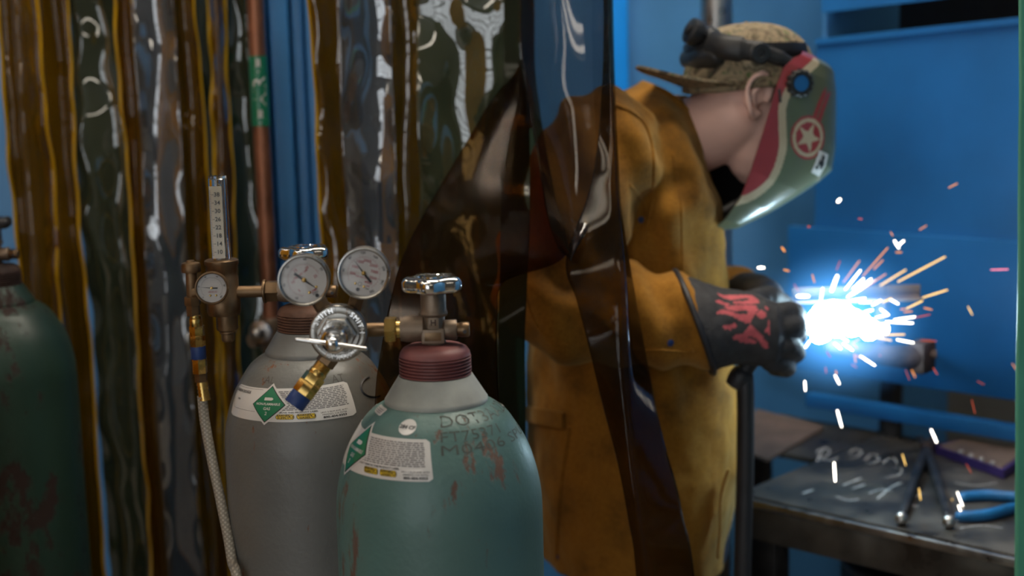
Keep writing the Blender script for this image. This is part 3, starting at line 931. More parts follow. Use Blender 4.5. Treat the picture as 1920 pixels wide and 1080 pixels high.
TX = at(816, 680, 1.565).x
teal, teal_shell, TC = gas_cylinder('gas_cylinder', TX, 1.565, 'teal gas cylinder with a 284 CF sticker and red oxide neck', M['teal'], M['collar_grey'], M['oxide'])
GX = at(578, 610, 1.86).x
grey, grey_shell, GC = gas_cylinder('gas_cylinder', GX, 1.86, 'grey carbon dioxide cylinder with rust chips connected to the flowmeter', M['grey'], M['collar_dark'], M['rust'])
DX = at(-6, 540, 2.33).x
dark, dark_shell, DC = gas_cylinder('gas_cylinder', DX, 2.33, 'rusty dark green gas cylinder standing in front of the amber strips', M['darkgreen'], M['darkgreen'], M['dark_rust'], 'darksteel')


def dashes(fn, u0, u1, v0, v1, rows, rnd, h=.55):
    mb = MB()
    for r in range(rows):
        v = v0 + (v1 - v0) * (r + .5) / rows; hv = (v1 - v0) / rows * h / 2
        u = u0; e = u1 - rnd.random() * .03 * (u1 - u0)
        while u < e:
            w = min(rnd.uniform(.012, .05), e - u)
            n = max(1, int(w / .012)); vs = []; fs = []
            for k in range(n + 1):
                uu = u + w * k / n
                vs += [fn(uu, v - hv, .0002), fn(uu, v + hv, .0002)]
            for k in range(n): fs.append((2 * k, 2 * k + 1, 2 * k + 3, 2 * k + 2))
            mb.add(vs, fs); u += w + .007
    return mb


def label_text(fn, s, cu, cv, size, W, H, align='CENTER', bold=0.0, rot=0.0, sx=1.0, lift=.00035):
    """size in metres on a label W x H metres; centre (cu, cv)"""
    mb = MB(); cr_, sr = math.cos(rot), math.sin(rot)
    mb.text(s, size, lambda x, y: fn(cu + (x * sx * cr_ - y * sr) / W, cv - (x * sx * sr + y * cr_) / H, lift), align=align, bold=bold)
    return mb


def product_label(c, parent, corners, diamond, W, H, u_split, title, gas, rnd):
    fn = c.quad(corners, .0005)
    lab = patch(fn, 60, 16, .09, W / H).build('product_label', M['white'], parent)
    # hazard diamond
    dfn = c.quad(diamond, .0010)
    dm = patch(dfn, 14, 14).build('hazard_diamond', M['white'], parent)
    def inset(f, k, o=0.0): return lambda u, v, q=0.0: f(.5 + (u - .5) * k, .5 + (v - .5) * k, q + o)
    patch(inset(dfn, .88, .0003), 12, 12).build('diamond_border', M['ink'], dm)
    gfn = inset(dfn, .82, .0006)
    patch(gfn, 12, 12).build('diamond_field', M['greenlab'], dm)
    # text on the diamond: axes run along its diagonals
    def dtext(s, x0, y0, size, bold=0.0):
        mb = MB(); S = .030
        mb.text(s, size, lambda x, y: gfn(.5 + ((x + x0) - (y + y0)) / (S * 1.414), .5 + (-(x + x0) - (y + y0)) / (S * 1.414), .0004) , bold=bold)
        return mb
    dtext(gas, 0, .0005, .0040, .0001).build('lettering', M['white'], dm, smooth=0)
    dtext('GAS', 0, -.0052, .0050, .0001).build('lettering', M['white'], dm, smooth=0)
    dtext('2', 0, -.0112, .0058, .0001).build('lettering', M['white'], dm, smooth=0)
    # a white cylinder pictogram above the words
    pm = MB(); f = lambda x, y: gfn(.5 + (x - y) / (.030 * 1.414), .5 + (-x - y) / (.030 * 1.414), .0004)
    pm.add([f(-.006, .005), f(.004, .005), f(.006, .0062), f(.006, .0073), f(.004, .0085), f(-.006, .0085)], [(0, 1, 2, 3, 4, 5)])
    pm.build('pictogram', M['white'], dm, smooth=0)
    us = u_split
    dashes(fn, us, .965, .07, .66, 12, rnd).build('fine_print', M['greyink'], lab, smooth=0)
    label_text(fn, 'DO NOT REMOVE THIS PRODUCT LABEL', us + .16, .715, .0030, W, H, bold=.00008, sx=1.0).build('lettering', M['ink'], lab, smooth=0)
    for k, (a, b_) in enumerate(((us + .06, us + .185), (us + .20, us + .325))):
        ch = [fn]
        def bx(u, v, q=0.0, a=a, b_=b_): return fn(a + (b_ - a) * u, .765 + .155 * v, q + .0003)
        def bi(u, v, q=0.0, bx=bx): return bx(.03 + .94 * u, .05 + .90 * v, q + .0002)
        plate = patch(bx, 10, 4, .2, 2.6, .0002).build('logo_plate', M['ink'], lab)
        patch(bi, 10, 4, .2, 2.6, .0002).build('logo_field', M['yellowlab'], plate)
        Wp = W * (b_ - a); Hp = H * .155
        for s, v in (('BARNES', .27), ('SUPPLY' if k == 0 else 'GASES', .74)):
            mb = MB(); mb.text(s, .0037, lambda x, y, v=v, bx=bx: bx(.42 + x / Wp, v - y / Hp, .0007), bold=.0001)
            mb.build('lettering', M['ink'], plate, smooth=0)
        mb = MB()
        for q in range(20):
            t0, t1 = 2 * math.pi * q / 20, 2 * math.pi * (q + 1) / 20
            P = lambda r, t: bx(.86 + r * math.cos(t) / Wp, .5 - r * math.sin(t) / Hp, .0007)
            mb.add([P(.0014, t0), P(.0021, t0), P(.0021, t1), P(.0014, t1)], [(0, 1, 2, 3)])
        mb.build('logo_mark', M['ink'], plate, smooth=0)
    for s, v, sz, bo in (('2825 S ELM AVE. #101', .775, .0030, 0), ('FRESNO, CA 93706', .845, .0030, 0), ('800-404-9353', .925, .0042, .00016)):
        label_text(fn, s, us + .45, v, sz, W, H, bold=bo).build('lettering', M['ink'], lab, smooth=0)
    # left field with ruled border
    if title:
        label_text(fn, title, .115, .17, .0062, W, H, sx=.62, bold=.0001).build('lettering', M['ink'], lab, smooth=0)
        def line(pts, w, name='rule'):
            mb = MB()
            for (u0, v0), (u1, v1) in zip(pts, pts[1:]):
                L = math.hypot((u1 - u0) * W, (v1 - v0) * H); n = max(2, int(L / .003))
                du, dv = (v1 - v0) * H / L * w / W, -(u1 - u0) * W / L * w / H
                vs = []
                for k in range(n + 1):
                    u, v = u0 + (u1 - u0) * k / n, v0 + (v1 - v0) * k / n
                    vs += [fn(u - du, v - dv, .0002), fn(u + du, v + dv, .0002)]
                mb.add(vs, [(2 * k, 2 * k + 1, 2 * k + 3, 2 * k + 2) for k in range(n)])
            mb.build(name, M['ink'], lab, smooth=0)
        line([(us - .06, .05), (.03, .05), (.02, .2), (.02, .62), (.05, .72), (us - .06, .72)], .00022)
        label_text(fn, 'UN', .095, .42, .004, W, H, bold=.0001).build('lettering', M['ink'], lab, smooth=0)
    return lab


rnd = random.Random(3)
gc = [GC.hit(452, 719), GC.hit(649, 714), GC.hit(669, 777), GC.hit(434, 776)]
gdi = [GC.hit(*p) for p in ((514, 719), (541, 760), (496, 797), (472, 757))]
# diamond corners: top, right, bottom, left -> quad corners TL..BL
product_label(GC, grey_shell, gc, gdi, .150, .050, .40, 'CARBON DIOXIDE', 'NON-FLAMMABLE', rnd)
tl, bl = TC.hit(690, 806), TC.hit(688, 897)
tc_ = [(R(-100), TC.hit(806, 824)[1] - .0005), TC.hit(806, 824), TC.hit(813, 903), (R(-92), TC.hit(813, 903)[1] - .0015)]
dg = [TC.hit(688, 803), TC.hit(683, 855), TC.hit(651, 889), TC.hit(653, 848)]
dg = [(R(-57), 1.343), (R(-47), 1.312), (R(-68), 1.283), (R(-78), 1.313)]
product_label(TC, teal_shell, tc_, dg, .150, .048, .44, '', 'NON-FLAMMABLE', rnd)


def disc_sticker(c, parent, px, py, r, s, off=.0006):
    th, z = c.hit(px, py); p0 = c.pt(th, z)
    e = .002; tu = (c.pt(th + e / .09, z) - c.pt(th - e / .09, z)).normalized(); tv = (c.pt(th, z + e) - c.pt(th, z - e)).normalized()
    n = tu.cross(tv).normalized()
    if n.y > 0: n = -n
    def place(x, y, o=0.0):
        q = p0 + tu * x + tv * y
        rr = math.hypot(q.x - c.X, q.y - c.Y)
        th2 = math.atan2(q.x - c.X, -(q.y - c.Y))
        return c.pt(th2, q.z, off + o)
    mb = MB(); ring = [place(0, 0)]
    for q in (.5, 1.0):
        for k in range(32): ring.append(place(r * q * math.cos(k * math.pi / 16), r * q * math.sin(k * math.pi / 16)))
    fs = [(0, 1 + k, 1 + (k + 1) % 32) for k in range(32)] + [(1 + k, 33 + k, 33 + (k + 1) % 32, 1 + (k + 1) % 32) for k in range(32)]
    b_ = [place(r * math.cos(k * math.pi / 16), r * math.sin(k * math.pi / 16), -.0005) for k in range(32)]
    mb.add(ring + b_, fs + [(33 + k, 65 + k, 65 + (k + 1) % 32, 33 + (k + 1) % 32) for k in range(32)])
    o = mb.build('round_sticker', M['white'], parent)
    t = MB(); t.text(s, r * .62, lambda x, y: place(x * .98 + y * .12, y - x * .08, .0003), bold=.0002); t.build('lettering', M['ink'], o, smooth=0)


disc_sticker(TC, teal_shell, 764, 802, .0102, '284 CF')


def small_tag(c, parent, pts, lines=4):
    fn = c.quad([c.hit(*p) if len(p) == 2 and abs(p[0]) > 10 else (R(p[0] * 10), p[1]) for p in pts], .0008)
    o = patch(fn, 8, 8, .1, 1).build('small_tag', M['white'], parent)
    dashes(fn, .1, .9, .2, .85, lines, rnd, .4).build('fine_print', M['greyink'], o, smooth=0)


small_tag(TC, teal_shell, [(716, 758), (728, 768), (713, 781), (703, 771)], 3)
small_tag(TC, teal_shell, [(698, 752), (709, 748), (712, 757), (690, 772)], 4)
small_tag(TC, teal_shell, [(918, 742), (923, 740), (938, 756), (937, 761)], 2)


def stamped(c, parent, rows, mat):
    for (s, px, py, px2, py2, size) in rows:
        a, e_ = c.hit(px, py), c.hit(px2, py2)
        mb = MB()
        cu = bpy.data.curves.new('t', 'FONT'); cu.body = s; cu.size = 1; ob = bpy.data.objects.new('t', cu); me = ob.to_mesh()
        wid = max(v.co.x for v in me.vertices); ob.to_mesh_clear(); bpy.data.objects.remove(ob); bpy.data.curves.remove(cu)
        def fn(x, y):
            u = x / size / wid
            th = a[0] + (e_[0] - a[0]) * u * .80; z = a[1]
            return c.pt(th, z + y * .85, .0003)
        mb.text(s, size, fn, align='LEFT', bold=-.0001)
        mb.build('stamped_lettering', mat, parent, smooth=0)


stamped(TC, teal_shell, [('DOT3AA2265', 822, 793, 958, 772, .0165), ('FT75371', 823, 822, 955, 803, .0165), ('M0406 SPURS', 823, 847, 985, 810, .0165)], M['stamp'])
stamped(GC, grey_shell, [('AT', 622, 712, 650, 708, .016), ('AL', 497, 712, 520, 714, .014)], M['stampg'])
# black marker curve on the grey shoulder
mb = MB(); path = []
for k in range(22):
    t = R(110) + R(190) * k / 21
    th, z = GC.hit(700 + 24 * math.cos(t), 725 - 20 * math.sin(t)) if 700 + 24 * math.cos(t) < 722 else (None, None)
    if th is not None: path.append(GC.pt(th, z, .0004))
mb.tube(path, .0016, 6, flat=(1, .4)); mb.build('marker_scrawl', M['ink'], grey_shell)

# ------------------------------------------------------------------ gauges
def gauge(parent, c, n, up, r, dep, ring, rot=0.0):
    """round dial; c is the centre of its face plane"""
    n = V(n).normalized(); up = V(up); up = (up - n * up.dot(n)).normalized(); rt = up.cross(n).normalized()
    if rot:
        up, rt = up * math.cos(rot) - rt * math.sin(rot), rt * math.cos(rot) + up * math.sin(rot)
    c = V(c)
    P = lambda x, y, h=0.0: c + rt * x + up * y + n * h
    case = MB().lathe([(r * .55, -dep), (r * .9, -dep), (r * .97, -dep + .002), (r * .97, 0), (r * .86, 0)], c, n, 64).build('gauge_case', M['bronze'] if ring == 'bronze' else M['satin'], parent)
    MB().lathe([(r * .97, -.006), (r * 1.0, -.005), (r * 1.0, .003), (r * .975, .0052), (r * .93, .0055), (r * .885, .0045), (r * .87, .0015), (r * .865, -.001), (r * .97, -.006)], c, n, 72, caps=False).build('bezel', M['bronze'] if ring == 'bronze' else M['satin'], case)
    MB().lathe([(0, 0), (r * .87, 0)], c + n * .0002, n, 64, caps=False).build('dial', M['paper'], case, smooth=0)
    MB().lathe([(0, .0046), (r * .6, .0044), (r * .885, .0040), (r * .885, .0032), (0, .0034)], c, n, 48, caps=False).build('glass', M['gauge_glass'], case)
    return case, P


def ticks(P, r0, r1, a0, a1, n, w, major=5, mr=None):
    mb = MB()
    for k in range(n + 1):
        a = R(a0 + (a1 - a0) * k / n); rr = (mr or r1) if k % major == 0 else r1
        dx, dy = -math.sin(a) * w, math.cos(a) * w
        mb.add([P(r0 * math.cos(a) + s * dx, r0 * math.sin(a) + s * dy, .0005) for s in (-1, 1)] + [P(rr * math.cos(a) + s * dx, rr * math.sin(a) + s * dy, .0005) for s in (1, -1)], [(0, 1, 2, 3)])
    return mb


def arcline(P, r, a0, a1, w):
    mb = MB(); n = 50
    for k in range(n):
        t0, t1 = R(a0 + (a1 - a0) * k / n), R(a0 + (a1 - a0) * (k + 1) / n)
        mb.add([P((r - w) * math.cos(t0), (r - w) * math.sin(t0), .0005), P((r + w) * math.cos(t0), (r + w) * math.sin(t0), .0005), P((r + w) * math.cos(t1), (r + w) * math.sin(t1), .0005), P((r - w) * math.cos(t1), (r - w) * math.sin(t1), .0005)], [(0, 1, 2, 3)])
    return mb


def needle(P, case, tip, tail, w_tip, w_tail, mat=None):
    mb = MB(); tx, ty = tip; bx_, by_ = tail
    L = math.hypot(tx, ty); nx, ny = -ty / L, tx / L
    mb.add([P(tx, ty, .0018), P(nx * w_tip, ny * w_tip, .0018), P(-nx * w_tip, -ny * w_tip, .0018)], [(0, 1, 2)])
    q = w_tail
    mb.add([P(nx * q * .8, ny * q * .8, .0018), P(bx_ + nx * q, by_ + ny * q, .0018), P(bx_ - nx * q, by_ - ny * q, .0018), P(-nx * q * .8, -ny * q * .8, .0018)], [(0, 1, 2, 3)])
    mb.build('needle', mat or M['ink'], case, smooth=0)


def rtext(P, s, x, y, size, rot):
    mb = MB(); c_, s_ = math.cos(rot), math.sin(rot)
    mb.text(s, size, lambda a, b_: P(x + a * c_ - b_ * s_, y + a * s_ + b_ * c_, .0006), bold=.00004)
    return mb


# ------------------------------------------------------------------ regulator on the teal cylinder
PZ = 1.4385
ZR = PZ
def Pt(px, py, Y=1.565): return at(px, py, Y)
disc_c = at(634, 626, 1.535)
reg = empty('gas_regulator', (disc_c.x, 1.56, disc_c.z), 'chrome gas regulator with two dial gauges and a T-handle on the teal cylinder', 'regulator')
AX = V((0, -1, 0))
prof = [(.0, -.040), (.020, -.040), (.0255, -.036), (.0265, -.020), (.0305, -.016), (.0318, -.013), (.0322, -.004), (.0318, -.001), (.0312, .0), (.0300, .0008), (.0235, .0006), (.0228, .0)]
body = MB().lathe([(a, h) for a, h in prof] + [(0, 0)], disc_c, AX, 80, caps=False).build('body', M['satin'], reg)
hexp = [(.0212, -.001), (.0212, .0095), (.0195, .0115), (.0170, .0118)]
mb = MB().lathe(hexp, disc_c, (0, -1, 0), 6); mb.build('hex_bonnet', M['satin'], body, smooth=20)
MB().lathe([(.0180, .011), (.0178, .014), (.0160, .024), (.0150, .030), (.0146, .037), (.0136, .0405), (.0112, .0418), (.0100, .0405), (.0085, .037), (.0, .037)], disc_c, AX, 56, caps=False).build('bonnet_cap', M['chrome'], body)
MB().lathe([(.0052, .036), (.0052, .050), (.0068, .052), (.0074, .056), (.0070, .060), (.0045, .0625), (0, .063)], disc_c, AX, 32, caps=False).build('adjusting_screw', M['chrome'], body)
hc = disc_c + AX * .0575
h0, h1 = at(545, 637, hc.y - .004), at(674, 655, hc.y + .004)
dirh = (h1 - h0).normalized()
MB().tube([hc + dirh * t for t in (-.0385, -.0375, -.005, .005, .0365, .0378)], [.0014, .0022, .0026, .0026, .0022, .0014], 14).build('t_handle', M['chrome'], body)
# raised lettering around the flange
for ang, s in ((128, 'SMITH'), (28, 'SMITH'), (272, 'SMITH')):
    mb = MB(); Rm = .0264
    def fn(x, y, ang=ang, fl=(ang > 180)):
        rr = Rm + (y if not fl else -y); a = R(ang) + (-x if not fl else x) / Rm
        return disc_c + V((rr * math.cos(a), -.0010, rr * math.sin(a)))
    mb.text(s, .0078, fn, spacing=1.25, bold=.00012); mb.build('raised_lettering', M['chrome'], body, smooth=0)
    mb = MB(); pth = []
    for k in range(41):
        t = k / 40; sp = R(34)
        if t < .45: a = R(ang) - sp + 2 * sp * t / .45; r_ = Rm + .0046
        elif t < .55: a = R(ang) + sp + R(5) * math.sin(math.pi * (t - .45) / .1); r_ = Rm + .0046 * math.cos(math.pi * (t - .45) / .1)
        else: a = R(ang) + sp - 2 * sp * (t - .55) / .45; r_ = Rm - .0046
        pth.append(disc_c + V((r_ * math.cos(a), -.0006, r_ * math.sin(a))))
    mb.tube(pth, .0003, 6, closed=True); mb.build('raised_border', M['chrome'], body)
# inlet to the cylinder valve
xo = TX - .0375; zi = PZ
n0 = V((xo - .0005, 1.565, zi))
MB().cyl((disc_c.x + .02, 1.565, zi), (xo - .012, 1.565, zi), .0078, n=28).build('inlet_stem', M['bronze'], reg)
MB().cyl((xo - .0175, 1.565, zi), (xo - .0045, 1.565, zi), .0148, n=6, bev=.0012).build('inlet_nut', M['brass'], reg, smooth=25)
MB().cyl((xo - .0045, 1.565, zi), (xo + .001, 1.565, zi), .0102, n=24).build('inlet_thread', M['brass'], reg)
# outlet: elbow, brass couplings, blue cap
o0, o1 = at(622, 664, 1.552), at(557, 752, 1.535)
od = (o1 - o0); OL = od.length; od.normalize()
def oc(t0, t1, r, n=28, r1=None, bev=.0008): return MB().cyl(o0 + od * (OL * t0), o0 + od * (OL * t1), r, r1, n, bev=bev)
oc(-.12, .22, .0112, 6).build('outlet_elbow', M['bronze'], reg, smooth=25)
mb = MB(); pr = []
for k in range(6):
    h = OL * (.22 + k * .025); pr += [(.0088, h), (.0096, h + .0006), (.0096, h + .0012), (.0088, h + .0018)]
mb.lathe(pr, o0, od, 28); mb.build('outlet_thread', M['brass'], reg)
oc(.36, .48, .0102).build('outlet_barrel', M['brass'], reg)
oc(.46, .63, .0122, 6).build('outlet_nut', M['brass'], reg, smooth=25)
oc(.62, .86, .0132, 8).build('coupling_nut', M['brass'], reg, smooth=25)
oc(.85, 1.10, .0118, 32).build('blue_cap', M['bluecap'], reg)

gr = at(682, 512, 1.53)
case, P = gauge(reg, gr, CAM - gr + V((-.1, 0, -.18)), (0, 0, 1), .0287, .022, 'satin', rot=0)
k = 1 / 7.713 / 1715
def gp(x, y): return ((x - 1325) * k, (572 - y) * k)
ticks(P, .0172, .0182, 207, -63, 40, .00008, 5, .0172).build('red_scale', M['redink'], case, smooth=0)
arcline(P, .0172, 207, -63, .00007).build('red_arc', M['redink'], case, smooth=0)
ticks(P, .0178, .0190, 207, -63, 28, .00008, 4, .0200).build('black_scale', M['ink'], case, smooth=0)
for s, x, y in (('500', 1168, 572), ('1000', 1208, 478), ('1500', 1278, 405), ('2000', 1385, 397), ('2500', 1468, 468), ('3000', 1478, 558), ('3500', 1455, 648), ('4000', 1385, 712)):
    gx, gy = gp(x, y); rtext(P, s, gx, gy, .0043, R(-16)).build('numeral', M['redink'], case, smooth=0)
for s, x, y, rt_ in (('40', 1040, 520, 78), ('80', 1138, 345, 42), ('120', 1325, 280, 0), ('160', 1500, 345, -35), ('200', 1612, 515, -80), ('240', 1585, 715, 60), ('280', 1430, 842, 15)):
    gx, gy = gp(x, y); rtext(P, s, gx, gy, .0037, R(rt_)).build('numeral', M['ink'], case, smooth=0)
gx, gy = gp(1290, 628); rtext(P, 'USE NO OIL', gx, gy, .0026, R(-16)).build('lettering', M['redink'], case, smooth=0)
gx, gy = gp(1378, 758); rtext(P, 'psi', gx, gy, .0034, R(-16)).build('lettering', M['redink'], case, smooth=0)
gx, gy = gp(1370, 800); rtext(P, 'bar', gx, gy, .0030, R(-10)).build('lettering', M['ink'], case, smooth=0)
needle(P, case, gp(1188, 368), gp(1425, 705), .0008, .0014)
MB().lathe([(0, .0034), (.0018, .0032), (.0024, .0026), (.0024, .0005)], gr, (P(0, 0, 1) - P(0, 0, 0)), 20, caps=False).build('needle_hub', M['brass'], case)
for x, y in ((1200, 718), (1320, 768)):
    gx, gy = gp(x, y); MB().lathe([(0, .0014), (.0012, .0012), (.0016, .0004)], P(gx, gy), P(0, 0, 1) - P(0, 0, 0), 14, caps=False).build('dial_screw', M['brass'], case)
gx, gy = gp(1232, 805); mb = MB(); mb.lathe([(0, .0006), (.0021, .0006)], P(gx, gy), P(0, 0, 1) - P(0, 0, 0), 20, caps=False); mb.build('maker_mark', M['ink'], case, smooth=0)
gx, gy = gp(1263, 728); mb = MB()
for q in range(18):
    a, b_ = 2 * math.pi * q / 18, 2 * math.pi * (q + 1) / 18
    mb.add([P(gx + r_ * math.cos(t), gy + r_ * math.sin(t), .0006) for r_, t in ((.0018, a), (.0022, a), (.0022, b_), (.0018, b_))], [(0, 1, 2, 3)])
mb.build('ring_mark', M['ink'], case, smooth=0)
nn = (P(0, 0, 1) - P(0, 0, 0)).normalized()
s0 = gr - nn * .014; s1 = disc_c + V((.016, .022, .024))
MB().cyl(s0.lerp(s1, .0), s1, .0088, n=6).build('gauge_stem', M['bronze'], reg, smooth=25)

gl_ = at(570, 525, 1.53)
case, P = gauge(reg, gl_, CAM - gl_ + V((-.15, 0, -.2)), (0, 0, 1), .0285, .022, 'satin')
def gp2(x, y): return ((x - 447) * k, (683 - y) * k)
ticks(P, .0168, .0178, 268, 20, 50, .00008, 5, .0168).build('red_scale', M['redink'], case, smooth=0)
arcline(P, .0168, 268, 20, .00007).build('red_arc', M['redink'], case, smooth=0)
ticks(P, .0174, .0188, 262, 30, 50, .00008, 10, .0200).build('black_scale', M['ink'], case, smooth=0)
for s, x, y in (('5', 375, 835), ('10', 288, 712), ('15', 330, 545), ('20', 495, 512), ('25', 615, 633)):
    gx, gy = gp2(x, y); rtext(P, s, gx, gy, .0044, R(32)).build('numeral', M['redink'], case, smooth=0)
for s, x, y, rt_ in (('10', 328, 942, -15), ('20', 162, 750, 70), ('30', 222, 490, 40), ('40', 470, 382, 0), ('50', 702, 532, -50)):
    gx, gy = gp2(x, y); rtext(P, s, gx, gy, .0038, R(rt_)).build('numeral', M['ink'], case, smooth=0)
gx, gy = gp2(400, 603); rtext(P, 'USE NO OIL', gx, gy, .0034, R(35)).build('lettering', M['redink'], case, smooth=0)
gx, gy = gp2(580, 842); rtext(P, 'LPM', gx, gy, .0040, R(32)).build('lettering', M['redink'], case, smooth=0)
gx, gy = gp2(604, 874); rtext(P, 'CFH', gx, gy, .0036, R(32)).build('lettering', M['ink'], case, smooth=0)
needle(P, case, gp2(652, 830), gp2(315, 583), .0011, .0014)
MB().lathe([(0, .0034), (.0020, .0032), (.0026, .0026), (.0026, .0005)], gl_, (P(0, 0, 1) - P(0, 0, 0)), 20, caps=False).build('needle_hub', M['brass'], case)
for x, y in ((620, 788), (517, 868)):
    gx, gy = gp2(x, y); MB().lathe([(0, .0014), (.0012, .0012), (.0016, .0004)], P(gx, gy), P(0, 0, 1) - P(0, 0, 0), 14, caps=False).build('dial_screw', M['brass'], case)
gx, gy = gp2(628, 912); mb = MB(); mb.lathe([(0, .0006), (.0021, .0006)], P(gx, gy), P(0, 0, 1) - P(0, 0, 0), 20, caps=False); mb.build('maker_mark', M['ink'], case, smooth=0)
nn = (P(0, 0, 1) - P(0, 0, 0)).normalized()
s0 = gl_ - nn * .014; s1 = disc_c + V((-.014, .022, .018))
MB().cyl(s0, s1, .0088, n=6).build('gauge_stem', M['bronze'], reg, smooth=25)

# ------------------------------------------------------------------ flowmeter on the grey cylinder
FY = 1.86
fc = at(418, 540, FY)
fm = empty('flowmeter', (fc.x, FY, fc.z - .06), 'bronze flowmeter regulator with a clear graduated tube on the grey cylinder', 'flowmeter')
def fz(py): return at(418, py, FY).z
fx = fc.x
prof = [(.012, fz(592)), (.0205, fz(590)), (.0222, fz(584)), (.0222, fz(560)), (.0208, fz(556)), (.0208, fz(520)), (.0200, fz(517)), (.0200, fz(509)), (.0208, fz(507)), (.0208, fz(498)), (.0222, fz(495)), (.0222, fz(488)), (.020, fz(486)), (.010, fz(486))]
MB().lathe([(r_, z - fz(540)) for r_, z in prof], (fx, FY, fz(540)), (0, 0, 1), 48).build('body', M['bronze'], fm)
MB().lathe([(.006, -.0725), (.0078, -.0715), (.0085, -.069), (.0085, -.062), (.0105, -.0605), (.0105, -.058), (.0136, -.056), (.0142, -.054), (.0142, -.035), (.012, -.034)], (fx + .003, FY, fz(540)), (0, 0, 1), 32).build('bottom_plug', M['bronze'], fm)
zt0, zt1 = fz(487), at(412, 334, FY).z
H_ = zt1 - zt0
MB().lathe([(.0062, zt0), (.0062, zt1 - .008), (.0, zt1 - .006), (.0, zt1), (.0110, zt1), (.0120, zt1 - .001), (.0124, zt0)], (fx + .0005, FY, 0), (0, 0, 1), 40, caps=False).build('flow_tube', M['acrylic'], fm)
MB().lathe([(.0042, zt0), (.0042, zt1 - .012), (.0034, zt1 - .011)], (fx + .0005, FY, 0), (0, 0, 1), 24).build('inner_tube', M['gauge_glass'], fm)
MB().box((fx + .0035, FY + .0005, (zt0 + zt1) / 2 - .004), (.0045, .0008, H_ * .86)).build('scale_backing', M['paper'], fm, smooth=0)
MB().lathe([(.005, 0), (.0117, .0005), (.0117, .004), (.005, .005)], (fx + .0005, FY, zt1 - .001), (0, 0, 1), 32).build('tube_cap', M['acrylic'], fm)
sc = MB()
for q, s in enumerate(('10', '14', '18', '22', '26', '30', '34', '38')):
    z = zt0 + H_ * (.11 + .100 * q)
    sc.text(s, .0078, lambda x, y, z=z: V((fx + .0012 + x, FY - .0133, z + y)), bold=.00015)
    sc.add([(fx - .0060, FY - .0132, z - .0003), (fx - .0030, FY - .0132, z - .0003), (fx - .0030, FY - .0132, z + .0003), (fx - .0060, FY - .0132, z + .0003)], [(0, 1, 2, 3)])
for q in range(38):
    z = zt0 + H_ * (.07 + .0212 * q)
    sc.add([(fx - .0085, FY - .0131, z), (fx - .0065, FY - .0131, z), (fx - .0065, FY - .0131, z + .0005), (fx - .0085, FY - .0131, z + .0005)], [(0, 1, 2, 3)])
sc.build('printed_scale', M['ink'], fm, smooth=0)
MB().box((fx - .0005, FY - .01255, (zt0 + zt1) / 2 - .003), (.0165, .0005, H_ * .88)).build('scale_plate', M['cream'], fm, smooth=0)
# inlet from the valve
xo2 = GX - .0375
MB().cyl((fx + .018, FY, PZ), (xo2 - .016, FY, PZ), .0078, n=28).build('inlet_stem', M['bronze'], fm)
MB().cyl((xo2 - .020, FY, PZ), (xo2 - .016, FY, PZ), .0158, n=32, bev=.001).build('inlet_flange', M['bronze'], fm)
MB().cyl((xo2 - .016, FY, PZ), (xo2 + .001, FY, PZ), .0148, n=6, bev=.001).build('inlet_nut', M['bronze'], fm, smooth=25)
# small pressure gauge in front
gs = at(397, 540, FY - .034)
case, P = gauge(fm, gs, CAM - gs + V((-.12, 0, -.2)), (0, 0, 1), .0216, .014, 'bronze')
ticks(P, .0136, .0146, 225, -45, 40, .00008, 5, .0128).build('black_scale', M['ink'], case, smooth=0)
arcline(P, .0136, 225, -45, .00006).build('black_arc', M['ink'], case, smooth=0)
for q in range(6):
    a = R(225 - q * 54)
    rtext(P, str(q * 20), .0163 * math.cos(a), .0163 * math.sin(a), .0026, a - R(90)).build('numeral', M['ink'], case, smooth=0)
rtext(P, 'USE NO OIL', .001, -.0052, .0022, 0).build('lettering', M['redink'], case, smooth=0)
needle(P, case, (-.0152, .0018), (.0075, -.0004), .0006, .0009)
MB().lathe([(0, .003), (.0016, .0028), (.0018, .0005)], gs, P(0, 0, 1) - P(0, 0, 0), 18, caps=False).build('needle_hub', M['brass'], case)
for x in (-.0022, .0052):
    MB().lathe([(0, .0012), (.0010, .001), (.0015, .0003)], P(x, -.0098), P(0, 0, 1) - P(0, 0, 0), 14, caps=False).build('dial_screw', M['brass'], case)
nn = (P(0, 0, 1) - P(0, 0, 0)).normalized()
MB().cyl(gs - nn * .012, V((fx - .006, FY - .010, gs.z + .004)), .008, n=16).build('gauge_stem', M['bronze'], case)
# needle valve and hose fittings, hanging on the left
vx = at(360, 540, FY - .004).x; VY = FY - .004
def vz(py): return at(362, py, VY).z
def vc(p0, p1, r, n=28, dx=0.0, r1=None, bev=.0007):
    return MB().cyl((vx + dx, VY, vz(p1)), (vx + dx, VY, vz(p0)), r, r1, n, bev=bev)
MB().lathe([(.004, vz(510)), (.0122, vz(510)), (.0128, vz(507)), (.0128, vz(496)), (.0115, vz(493)), (.006, vz(491)), (.005, vz(488)), (0, vz(487.5))], (vx, VY, 0), (0, 0, 1), 40, caps=False, rf=lambda t: 1 + .018 * math.cos(20 * t)).build('needle_valve_knob', M['bronze'], fm)
vc(508, 560, .0075).build('needle_valve_stem', M['bronze'], fm)
vc(556, 572, .0112, 6).build('needle_valve_nut', M['bronze'], fm, smooth=25)
vc(570, 592, .0092, 6).build('lower_nut', M['bronze'], fm, smooth=25)
MB().cyl((vx, VY, vz(548)), (fx - .01, FY, vz(548)), .009, n=20).build('valve_arm', M['bronze'], fm)
vc(590, 598, .0078, dx=.002).build('brass_thread', M['brass'], fm)
vc(597, 612, .0088, dx=.002).build('brass_barrel', M['brass'], fm)
vc(611, 630, .0102, 6, dx=.003).build('brass_nut', M['brass'], fm, smooth=25)
